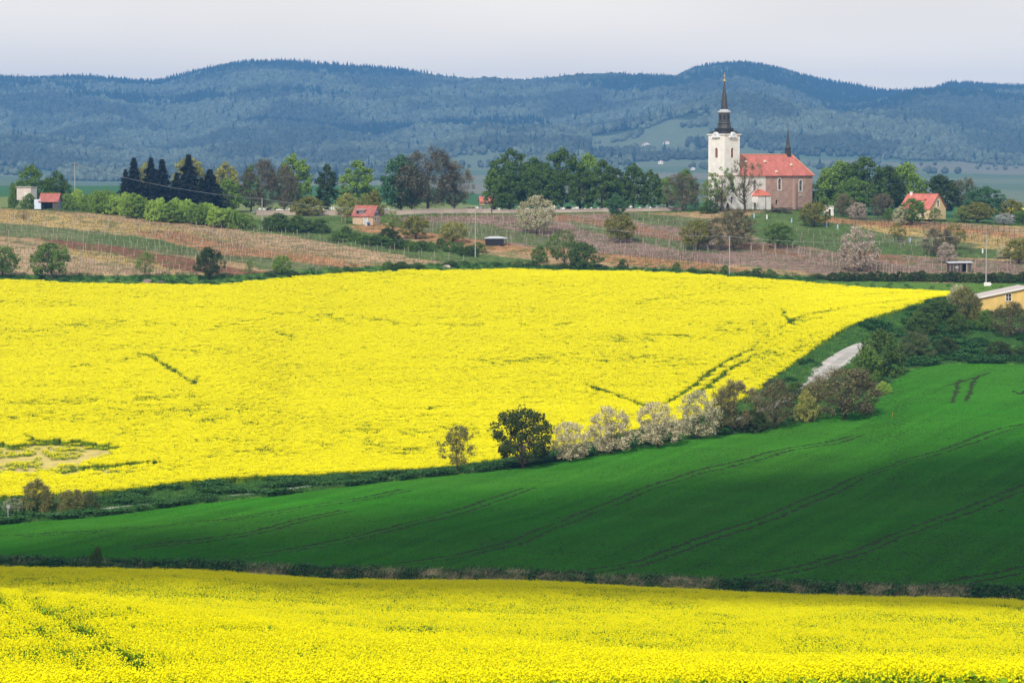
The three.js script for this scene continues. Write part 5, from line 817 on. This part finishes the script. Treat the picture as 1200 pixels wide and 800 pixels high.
{ // white pumping shed
  const D = 812, q = at(29, 233, D), b = thing('white_shed', 'small flat roofed white shed on a grassy mound', 'shed', [q.x - 2.4, q.y - 0.3, q.z], -0.35); const w = 4.6, h = 3.6, d = 3.4;
  part('wall', wallGeo([[0, 0], [w, 0], [w, h], [0, h]], [{ x: 3, y: 0.9, w: 0.9, t: 2 }], 0.25), textured(0.55, 0.48, 0.44, tPlaster, 4), b); const l = part('wall', wallGeo([[0, 0], [d - 0.25, 0], [d - 0.25, h], [0, h]], [], 0.25), M.white, b); l.rotation.y = -Math.PI / 2; l.position.set(0, 0, -d); const r = part('wall', wallGeo([[0, 0], [d - 0.25, 0], [d - 0.25, h], [0, h]], [], 0.25), M.white, b); r.rotation.y = Math.PI / 2; r.position.set(w, 0, -0.252); const k = part('wall', wallGeo([[0, 0], [w - 0.5, 0], [w - 0.5, h], [0, h]], [], 0.25), M.white, b); k.rotation.y = Math.PI; k.position.set(w - 0.25, 0, -d); const s = new GB(); s.box(-0.3, w + 0.3, h + 0.003, h + 0.22, -d - 0.3, 0.3); part('roof_slab', s.geo(), M.concrete, b); windowPart(b, 3, 0.9, 0, 0.9, 1.1, { arch: false, deep: 0.12, pane: M.trim });
}
{ // black shed
  const p = gp(580, 288.5, 640, 850), b = thing('black_shed', 'squat black plank shed with pale overhanging roof', 'shed', [p.x - 2.4, p.y - 0.1, p.z], 0.1);
  for (let k = 0; k < 16; k++) { const g = new GB(); g.box(0.003, 0.297, 0, 2.1 + 0.04 * hash2(k, 3), -0.05 * hash2(k, 1), 0.03); part('plank', g.geo(), M.blackPlank, b).position.set(k * 0.3, 0, 0); } const g = new GB(); g.box(0, 4.8, 0, 2.05, -2.6, -0.06); part('wall', g.geo(), M.blackPlank, b); const r = new GB(); r.hex([[-0.3, 2.2, 0.4], [6, 2.2, 0.4], [6, 2.35, -2.9], [-0.3, 2.35, -2.9], [1.4, 2.75, -0.6], [3.6, 2.75, -0.6], [3.6, 2.75, -1.8], [1.4, 2.75, -1.8]]); part('roof', r.geo(), M.tin, b); for (const z of [0.2, -2.6]) { const q = new GB(); q.box(5.65, 5.77, -0.2, 2.22, z - 0.06, z + 0.06); part('post', q.geo(), M.wood, b); }
}
{ // little white building with dark door past the church
  const D = 838, q = at(965, 253.5, D), b = thing('white_outbuilding', 'low white outbuilding with dark door past the brick chancel', 'building', [q.x, q.y - 0.1, q.z], -0.12), w = 3.1, h = 3.1, d = 2.6;
  part('wall', wallGeo([[0, 0], [w, 0], [w, h], [0, h]], [{ x: 1.9, y: 0, w: 0.6, t: 2.2 }], 0.2), M.white, b); const k = new GB(); k.box(0, w, 0, h - 0.01, -d, -0.4); part('wall', k.geo(), M.white, b); const s = new GB(); s.box(-0.2, w + 0.2, h + 0.003, h + 0.16, -d - 0.2, 0.2); part('roof_slab', s.geo(), M.concrete, b); const dr = new GB(); dr.box(1.6, 2.2, 0, 2.2, -0.14, -0.1); part('door', dr.geo(), M.dark, b);
}
{ // plank shed below the utility pole
  const p = gp(1113, 320, 640, 780), b = thing('plank_shed', 'weathered plank shed with open doorway and lean roof', 'shed', [p.x, p.y - 0.15, p.z], 0.05);
  for (let k = 0; k < 19; k++) { const x = k * 0.3; if (x > 3.2 && x < 4.1) continue; const g = new GB(); g.box(0.003, 0.297, 0, 2.55 + 0.03 * hash2(k, 8), -0.05 * hash2(k, 2), 0.03); part('plank', g.geo(), k % 3 ? M.plank : M.greyPlank, b).position.set(x, 0, 0); }
  const g = new GB(); g.box(0, 5.7, 0, 2.5, -3, -2.9); g.box(0, 0.08, 0, 2.5, -2.9, -0.06); g.box(5.62, 5.7, 0, 2.5, -2.9, -0.06); part('wall', g.geo(), M.plank, b); const r = new GB(); r.hex([[-0.3, 2.6, 0.5], [6, 2.72, 0.5], [6, 2.95, -3.3], [-0.3, 2.85, -3.3], [-0.3, 2.7, 0.5], [6, 2.82, 0.5], [6, 3.05, -3.3], [-0.3, 2.95, -3.3]]); part('roof', r.geo(), M.tin, b); const q = new GB(); q.box(4.25, 4.4, 0, 2.65, 0.06, 0.2); part('post', q.geo(), M.paleWood, b); part('sign_board', new THREE.BoxGeometry(0.8, 0.6, 0.04), M.concrete, b).position.set(1.9, 1.6, 0.06);
}
{ // houses far behind
  const far = [[757, 169, 5450, 12, 'tall white house on the far village slope'], [781, 166, 5600, 9, 'second white house above the village fields'], [775, 189, 4900, 8, 'small white house low in the village fields'], [812, 196, 4700, 6, 'tiny white house low in the village fields'], [752, 176, 5300, 7, 'white house just below the tall one'], [1038, 180, 5350, 10, 'white house at the edge of the far wood'], [1058, 182, 5300, 12, 'larger white house at the edge of the far wood'], [1168, 184, 5300, 10, 'white house under the far wood beyond the blue field'], [1178, 190, 5100, 7, 'low white house below the far wood'], [24, 197, 4700, 8, 'pale house far behind the white shed'], [806, 180, 5200, 5, 'long low pale barn on the far slope']];
  const R = mulberry(5);
  for (const [px, row, D, w, label] of far) { const q = gp(px, row + 3, 4300, 6800), y = q.y, b = thing('far_house', label, 'house', [q.x, y, q.z], (R() - 0.5) * 1.2, 'houses on the far slopes'), h = w * 0.62; const g = new GB(); g.prism([[-w / 2, -2], [w / 2, -2], [w / 2, h * 0.7], [0, h * 1.15], [-w / 2, h * 0.7]], -w * 0.6, w * 0.6); part('wall', g.geo(), M.white, b); for (const s of [-1, 1]) { const r = new GB(); r.hex([[s * (w / 2 + 0.5), h * 0.7 - 0.2, w * 0.65], [0, h * 1.15 + 0.05, w * 0.65], [0, h * 1.15 + 0.05, -w * 0.65], [s * (w / 2 + 0.5), h * 0.7 - 0.2, -w * 0.65], [s * (w / 2 + 0.5), h * 0.7 + 0.1, w * 0.65], [0, h * 1.15 + 0.35, w * 0.65], [0, h * 1.15 + 0.35, -w * 0.65], [s * (w / 2 + 0.5), h * 0.7 + 0.1, -w * 0.65]]); part('roof', r.geo(), mat(0.42, 0.24, 0.2), b); } for (const x of [-w / 4, w / 4]) part('window', new THREE.BoxGeometry(w * 0.12, h * 0.18, 0.1), M.glass, b).position.set(x, h * 0.45, w * 0.6 + 0.06); }
  const p = seat(563, 985), o = gabled('brick_house', 'low orange house with red roof behind the cemetery', p, 0.1, { len: 6.5, wid: 5, eave: 2.9, ridge: 4.4, wall: mat(0.42, 0.24, 0.12), roof: M.redTile, category: 'house', front: [] }); o.position.y = at(563, 246, 985).y; windowPart(o, 2, 1.2, 0, 1, 1.2, { arch: false, deep: 0.02 }); windowPart(o, 5, 1.2, 0, 1, 1.2, { arch: false, deep: 0.02 });
}

// ---------------------------------------------------------------- vineyards
{
  const R = mulberry(61), post = new GB(), stock = new GB();
  const rows = (A, B, n, o) => {
    const m = Math.max(A.length, B.length), res = (P, k) => { const t = (k / (m - 1)) * (P.length - 1), i = Math.min(P.length - 2, Math.floor(t)), f = t - i; return [lerp(P[i][0], P[i + 1][0], f), lerp(P[i][1], P[i + 1][1], f)]; };
    for (let r = 0; r < n; r++) {
      const f = n > 1 ? r / (n - 1) : 0, pts = []; for (let k = 0; k < m; k++) { const a = res(A, k), b = res(B, k); const q = gp(lerp(a[0], b[0], f), lerp(a[1], b[1], f), 640, 860); pts.push(q); }
      const c = new THREE.CatmullRomCurve3(pts), len = c.getLength(), gP = new GB(), gV = new GB(), mid = c.getPointAt(0.5); let w0 = null; const gW = new GB();
      for (let s = R() * 2; s < len; s += 1.15 + 0.2 * R()) { const p = c.getPointAt(s / len), x = p.x - mid.x, z = p.z - mid.z, y = ground(p.x, p.z) - mid.y, k = 0.7 + 0.6 * R(), col = [0.17 * k, 0.115 * k, 0.095 * k]; gV.tube([[x, y - 0.1, z], [x + (R() - 0.5) * 0.1, y + 0.45, z], [x + (R() - 0.5) * 0.3, y + 0.75 + 0.15 * R(), z]], [0.045, 0.04, 0.025], 4, col); for (let j = 0; j < 3; j++) gV.tri([x, y + 0.65, z - 0.025], [x, y + 0.7, z + 0.025], [x + (R() - 0.5) * 1.1, y + 0.8 + 0.7 * R(), z + (R() - 0.5) * 0.3], [0.24 * k, 0.16 * k, 0.12 * k]); if (R() < o.leaf) for (let j = 0; j < 7; j++) { const lx = x + (R() - 0.5), ly = y + 0.6 + 0.5 * R(), lz = z + (R() - 0.5) * 0.3, e = 0.1; gV.tri([lx - e, ly, lz], [lx + e, ly + e, lz + e], [lx, ly + e, lz - e], [0.12 * k, 0.22 * k, 0.04 * k]); } }
      for (let s = R() * 3; s < len; s += 4.2 + 0.5 * R()) { const p = c.getPointAt(s / len), x = p.x - mid.x, z = p.z - mid.z, y = ground(p.x, p.z) - mid.y, h = o.h * (0.88 + 0.2 * R()), e = 0.045, t = (R() - 0.5) * 0.12, k = 0.75 + 0.5 * R(), cc = o.col.map((v) => v * k); gP.hex([[x - e, y - 0.2, z - e], [x + e, y - 0.2, z - e], [x + e, y - 0.2, z + e], [x - e, y - 0.2, z + e], [x - e + t, y + h, z - e], [x + e + t, y + h, z - e], [x + e + t, y + h, z + e], [x - e + t, y + h, z + e]], cc); const top = [x + t, y + h * 0.9, z]; if (w0) gW.tube([w0, top], [0.006, 0.006], 3); w0 = top; }
      const v = thing('vine_row', o.label, 'vine row', mid.toArray(), 0, o.group); part('vine', gV.geo(), bark, v).userData.kind = 'stuff'; part('post', gP.geo(), bark, v).userData.kind = 'stuff'; if (gW.p.length) part('wire', gW.geo(), M.iron, v).userData.kind = 'stuff';
    }
  };
  const pale = [0.36, 0.30, 0.25], dark = [0.10, 0.075, 0.06], G = (s) => 'vine rows ' + s;
  rows([[-30, 248], [100, 256], [200, 267], [292, 283]], [[-30, 261], [100, 271], [200, 281], [292, 297]], 6, { leaf: 0.1, h: 1.8, col: pale, label: 'bare vine row on the gold straw strip below the sheds', group: G('on the gold straw strip') });
  rows([[-30, 264], [60, 272], [150, 281], [290, 300]], [[-30, 276], [60, 281], [150, 290], [285, 309]], 4, { leaf: 0.25, h: 1.8, col: pale, label: 'bare vine row on the grassy strip above the brown soil', group: G('on the grassy strip') });
  rows([[-30, 282], [95, 296], [170, 312], [232, 322]], [[-30, 316], [20, 318], [60, 320], [100, 323]], 8, { leaf: 0.1, h: 1.9, col: pale, label: 'bare vine row on the pale straw above the lone fruit trees', group: G('on the pale straw plot') });
  rows([[60, 282], [130, 289], [225, 305], [268, 320]], [[95, 295], [165, 309], [225, 318], [250, 322]], 3, { leaf: 0, h: 1.8, col: pale, label: 'bare vine row on the dark brown tilled strip', group: G('on the dark brown strip') });
  rows([[155, 271], [230, 277], [330, 297], [432, 314]], [[225, 290], [300, 306], [340, 312], [380, 319]], 5, { leaf: 0.05, h: 1.8, col: pale, label: 'bare vine row on the orange tilled plot', group: G('on the orange plot') });
  rows([[220, 267], [300, 270], [420, 289], [548, 307]], [[262, 278], [330, 290], [420, 305], [495, 313]], 6, { leaf: 0, h: 1.8, col: pale, label: 'bare vine row on the pale strip below the shrubby bank', group: G('below the shrubby bank') });
  rows([[455, 256], [600, 253], [700, 262], [835, 283]], [[475, 269], [560, 279], [700, 296], [850, 311]], 13, { leaf: 0.06, h: 1.9, col: [0.36, 0.29, 0.27], label: 'bare grey vine row on the slope below the cemetery', group: G('below the cemetery') });
  rows([[690, 252], [832, 259]], [[705, 260], [835, 270]], 4, { leaf: 0.15, h: 1.7, col: pale, label: 'bare vine row just under the cemetery limes', group: G('under the cemetery limes') });
  rows([[650, 295], [780, 304], [870, 313]], [[645, 299], [770, 309], [860, 317]], 2, { leaf: 0, h: 2, col: dark, label: 'young vine row of dark posts along the tilled path', group: G('along the tilled path') });
  rows([[870, 286], [960, 297], [1065, 316]], [[880, 301], [960, 312], [1050, 322]], 7, { leaf: 0.05, h: 1.9, col: pale, label: 'bare vine row on the mauve strip above the dark hedge', group: G('above the dark hedge') });
  rows([[1065, 303], [1130, 307], [1225, 313]], [[1045, 319], [1120, 323], [1225, 329]], 7, { leaf: 0.05, h: 2, col: pale, label: 'bare vine row beside the plank shed and utility pole', group: G('beside the plank shed') });
  rows([[940, 257], [1040, 261], [1225, 284]], [[965, 263], [1060, 271], [1225, 294]], 4, { leaf: 0, h: 1.6, col: dark, label: 'low vine row on the straw strip below the house', group: G('below the house') });
  rows([[930, 272], [1000, 281]], [[915, 284], [995, 296]], 4, { leaf: 0.3, h: 1.6, col: pale, label: 'scrubby vine row on the grass below the brick chancel', group: G('below the brick chancel') });
  rows([[1035, 275], [1100, 284]], [[1030, 288], [1095, 298]], 4, { leaf: 0.3, h: 1.6, col: pale, label: 'scrubby vine row beside the plum brown thicket', group: G('beside the plum brown thicket') });
}
// ---------------------------------------------------------------- cemetery
{
  const R = mulberry(19);
  const wallRun = (pts, h, label) => { const c = new THREE.CatmullRomCurve3(pts.map(([px, D]) => { const q = seat(px, D); return V(...q); })), n = Math.ceil(c.getLength() / 2.4), mid = c.getPointAt(0.5), w = thing('cemetery_wall', label, 'wall', mid.toArray()); const body = new GB(), cap = new GB();
    for (let i = 0; i < n; i++) { const a = c.getPointAt(i / n), b = c.getPointAt((i + 1) / n), t = b.clone().sub(a), s = V(-t.z, 0, t.x).normalize().multiplyScalar(0.22), f = (p, k, y) => [p.x + s.x * k - mid.x, y - mid.y, p.z + s.z * k - mid.z], ga = ground(a.x, a.z), gb = ground(b.x, b.z), k = 0.85 + 0.3 * R(), col = [0.40 * k, 0.32 * k, 0.28 * k]; body.hex([f(a, -1, ga - 0.6), f(b, -1, gb - 0.6), f(b, 1, gb - 0.6), f(a, 1, ga - 0.6), f(a, -1, ga + h), f(b, -1, gb + h), f(b, 1, gb + h), f(a, 1, ga + h)], col); cap.hex([f(a, -1.4, ga + h + 0.003), f(b, -1.4, gb + h + 0.003), f(b, 1.4, gb + h + 0.003), f(a, 1.4, ga + h + 0.003), f(a, -1.4, ga + h + 0.14), f(b, -1.4, gb + h + 0.14), f(b, 1.4, gb + h + 0.14), f(a, 1.4, ga + h + 0.14)], col); }
    part('wall', body.geo(), vmat(0.95), w); part('coping', cap.geo(), vmat(0.95), w); };
  wallRun([[300, 842], [380, 845], [470, 848], [575, 850]], 1.3, 'long low plastered cemetery wall below the gravestones');
  wallRun([[577, 850], [640, 851], [720, 851], [800, 850]], 1.0, 'low darker cemetery wall below the row of limes');
  const stones = []; // three cuts of stone
  { const s = new THREE.Shape(archPts(0.75, 1.15).map(([a, b]) => new THREE.Vector2(a, b))); const g = new THREE.ExtrudeGeometry(s, { depth: 0.16, bevelEnabled: true, bevelSize: 0.02, bevelThickness: 0.02, bevelSegments: 1 }); stones.push(mergeGeometries([g, new THREE.BoxGeometry(1, 0.25, 0.5).translate(0, 0.05, 0.08).toNonIndexed()])); const c = new GB(); c.box(-0.09, 0.09, 0.2, 1.5, -0.07, 0.07); c.box(-0.42, -0.09, 1.0, 1.17, -0.065, 0.065); c.box(0.09, 0.42, 1.0, 1.17, -0.065, 0.065); c.box(-0.4, 0.4, -0.1, 0.2, -0.25, 0.25); stones.push(c.geo()); const b = new GB(); b.box(-0.6, 0.6, -0.1, 0.95, -0.1, 0.1); b.box(-0.75, 0.75, -0.1, 0.18, 0.102, 1.7); stones.push(b.geo()); }
  const tones = [['pale', M.trim], ['grey', mat(0.32, 0.33, 0.35, 0.5)], ['black', mat(0.03, 0.03, 0.034, 0.25)]], shapes = ['rounded', 'cross shaped', 'broad'];
  const spots = []; for (const [a, b, n] of [[298, 345, 24], [350, 400, 14], [440, 465, 5], [545, 590, 18], [605, 790, 52]]) for (let k = 0; k < n; k++) spots.push([lerp(a, b, (k + R()) / n), 853 + 26 * R()]);
  for (const [px, D] of spots) { const q = seat(px, D), s = (R() * 3) | 0, t = R() < 0.5 ? 0 : R() < 0.5 ? 1 : 2, o = solo('gravestone', stones[s], tones[t][1], `${tones[t][0]} ${shapes[s]} gravestone in the cemetery`, 'gravestone', `${tones[t][0]} ${shapes[s]} gravestones`); o.position.set(q[0], q[1] - 0.02, q[2]); o.rotation.y = (R() - 0.5) * 0.5; const k = 0.9 + 0.5 * R(); o.scale.setScalar(k); }
}
// ---------------------------------------------------------------- poles, cables, fences, small things
{
  const poleAt = (px, top, pos, label, cross = true) => { const h = at(px, top, -pos.z).y - pos.y, o = thing('utility_pole', label, 'pole', pos.toArray()); const g = new GB(); g.tube([[0, -0.3, 0], [0, h * 0.5, 0], [0, h, 0]], [0.16, 0.13, 0.1], 8); part('pole', g.geo(), M.concrete, o); if (cross) { const c = new GB(); c.box(-1.15, 1.15, h - 0.55, h - 0.41, -0.16, -0.06 + 0.16); part('crossarm', c.geo(), M.iron, o); for (const x of [-1.05, 0, 1.05]) part('insulator', new THREE.CylinderGeometry(0.06, 0.09, 0.26, 8), mat(0.25, 0.12, 0.08, 0.3), o).position.set(x, h - (x ? 0.28 : -0.1), 0.02); } return V(pos.x, pos.y + h - 0.2, pos.z); };
  const A = poleAt(87.5, 191, V(...seat(87.5, 870)), 'pole with short crossarm behind the bright green hedge');
  const B = poleAt(307, 232, gp(307, 269, 640, 860), 'bare pole on the bank where the bright hedge ends', false);
  const Cc = poleAt(557, 240, gp(557, 302, 640, 860), 'slim pole beside the squat black shed', false);
  const Dd = poleAt(855, 276, gp(855, 322, 640, 860), 'slim pole at the top edge of the rapeseed', false);
  const E = poleAt(1157, 271, gp(1156, 334, 640, 860), 'tall concrete pole with crossarm beside the plank shed');
  const cable = (p, q, sag, label) => { const pts = []; for (let k = 0; k <= 14; k++) { const t = k / 14, v = p.clone().lerp(q, t); v.y -= sag * 4 * t * (1 - t); pts.push([v.x - p.x, v.y - p.y, v.z - p.z]); } const g = new GB(); g.tube(pts, pts.map(() => 0.028), 5); const o = solo('power_cable', g.geo(), mat(0.36, 0.36, 0.36, 0.5), label, 'cable'); o.position.copy(p); };
  cable(A, B, 1.6, 'thin cable between the hedge pole and the bare bank pole'); cable(B, Cc, 1.8, 'thin cable above the hut between two slim poles'); cable(Cc, Dd, 2, 'thin cable across the vines to the rapeseed edge pole'); cable(Dd, E, 2, 'thin cable from the rapeseed edge pole to the tall concrete pole');
  { const q = gp(1158, 335.5, 640, 800), o = thing('arrow_board', 'white arrow shaped board standing in the meadow', 'sign', [q.x, q.y, q.z], 0); const g = new GB(); g.prism([[-0.9, 0.1], [0.65, 0.1], [0.95, 0.55], [0.65, 1.0], [-0.9, 1.0]], -0.04, 0.04); part('board', g.geo(), M.trim, o); for (const x of [-0.6, 0.4]) part('leg', new THREE.BoxGeometry(0.08, 1.1, 0.06), M.wood, o).position.set(x, 0.35, -0.075); }
  { const q = gp(9, 612, 340, 420), h = at(9, 591, -q.z).y - q.y, o = thing('road_sign', 'small round sign on a thin grey post beside the lane', 'sign', q.toArray(), 0.9); const g = new GB(); g.tube([[0, -0.2, 0], [0, h, 0]], [0.04, 0.04], 6); part('post', g.geo(), M.tin, o); const d = part('sign_disc', new THREE.CylinderGeometry(0.3, 0.3, 0.03, 20), mat(0.5, 0.52, 0.55, 0.4), o); d.rotation.x = Math.PI / 2; d.position.set(0, h - 0.3, 0.06); }
  { const q = gp(1046, 489, 340, 545), o = thing('marker_stake', 'short orange brown stake standing in the wheat', 'stake', q.toArray(), 0); const g = new GB(); g.tube([[0, -0.2, 0], [0.05, 0.9, 0]], [0.05, 0.04], 6); part('stake', g.geo(), mat(0.42, 0.2, 0.05), o); part('flag', new THREE.BoxGeometry(0.02, 0.3, 0.26), mat(0.5, 0.22, 0.06), o).position.set(0.05, 0.72, 0.15); }
  // paling fence below the house: posts, palings and rails of its own
  const f0 = gp(1000, 259, 640, 860), f1 = gp(1090, 266, 640, 860), f2 = gp(1215, 275, 640, 860); const R = mulberry(3);
  for (const [a, b, label] of [[f0, f1, 'wooden paling fence before the garden of the yellow house'], [f1, f2, 'wooden paling fence before the bluish white blossoming tree']]) { const d = Math.hypot(b.x - a.x, b.z - a.z), n = Math.round(d / 1.6), o = thing('paling_fence', label, 'fence', a.toArray()); const P = (t) => { const x = lerp(a.x, b.x, t), z = lerp(a.z, b.z, t); return [x - a.x, ground(x, z) - a.y, z - a.z]; };
    const geo = new GB(); geo.box(-0.06, 0.06, -0.2, 1.5, -0.06, 0.06); const pg = geo.geo(), rails = new GB(); for (let k = 0; k <= n; k++) { const q = P(k / n), m = part('post', pg, R() < 0.3 ? M.greyPlank : M.plank, o); m.position.set(...q); m.scale.y = 0.85 + 0.3 * R(); m.rotation.z = (R() - 0.5) * 0.08; if (k) { const p = P((k - 1) / n); for (const y of [0.55, 1.15]) rails.hex([[p[0], p[1] + y, p[2] + 0.062], [q[0], q[1] + y, q[2] + 0.062], [q[0], q[1] + y, q[2] + 0.1], [p[0], p[1] + y, p[2] + 0.1], [p[0], p[1] + y + 0.08, p[2] + 0.062], [q[0], q[1] + y + 0.08, q[2] + 0.062], [q[0], q[1] + y + 0.08, q[2] + 0.1], [p[0], p[1] + y + 0.08, p[2] + 0.1]]); } } part('rail', rails.geo(), M.greyPlank, o); }
  // tree guards on the grass below the church
  const gd = new THREE.CylinderGeometry(0.2, 0.22, 1.3, 10).translate(0, 0.6, 0); for (const [px, row, c] of [[884, 255, 'blue'], [899, 256.5, 'white'], [928, 261, 'blue'], [969, 266, 'blue'], [982, 268, 'blue'], [1067, 284, 'blue'], [1152, 297, 'white']]) { const q = gp(px, row, 640, 860), o = solo('tree_guard', gd, c === 'blue' ? mat(0.36, 0.5, 0.68, 0.5) : mat(0.72, 0.74, 0.76, 0.5), `pale ${c} tree guard tube on the grass slope`, 'tree guard', `${c} tree guards below the church`); o.position.copy(q); }
  // heaps and stones
  const rock = (s) => { const g = new THREE.IcosahedronGeometry(1, 2), p = g.attributes.position; for (let i = 0; i < p.count; i++) { const x = p.getX(i), y = p.getY(i), z = p.getZ(i), k = 0.8 + 0.5 * vnoise(x * 1.7 + s, y * 1.7 + z * 1.3, s); p.setXYZ(i, x * k, Math.max(-0.2, y * k * 0.6), z * k); } g.computeVertexNormals(); return g; };
  for (const [px, row, s, c, label] of [[173, 331, 1.3, [0.2, 0.15, 0.12], 'brown earth heap at the foot of the vineyard'], [189, 332, 1.0, [0.12, 0.09, 0.08], 'smaller dark earth heap beside the brown one'], [317, 321, 1.4, [0.05, 0.04, 0.04], 'dark heap of vine prunings beside the small fruit tree'], [523, 313, 1.0, [0.5, 0.42, 0.36], 'pale stone heap above the rapeseed'], [1196, 389, 1.3, [0.34, 0.29, 0.27], 'grey stone heap below the yellow building']]) { const q = gp(px, row, 500, 860); const o = solo('earth_heap', rock(px), mat(...c, 0.95), label, 'heap'); o.position.copy(q); o.scale.setScalar(s); }
  { const q = gp(1107, 391, 500, 640), g = new GB(); g.tube([[-1.4, 0.25, 0.3], [0, 0.35, 0], [1.5, 0.75, -0.3]], [0.16, 0.18, 0.1], 8); const o = solo('fallen_log', g.geo(), mat(0.42, 0.36, 0.31), 'pale fallen log among the shrubs below the yellow building', 'log'); o.position.copy(q); }
}

renderer.render(scene, camera);
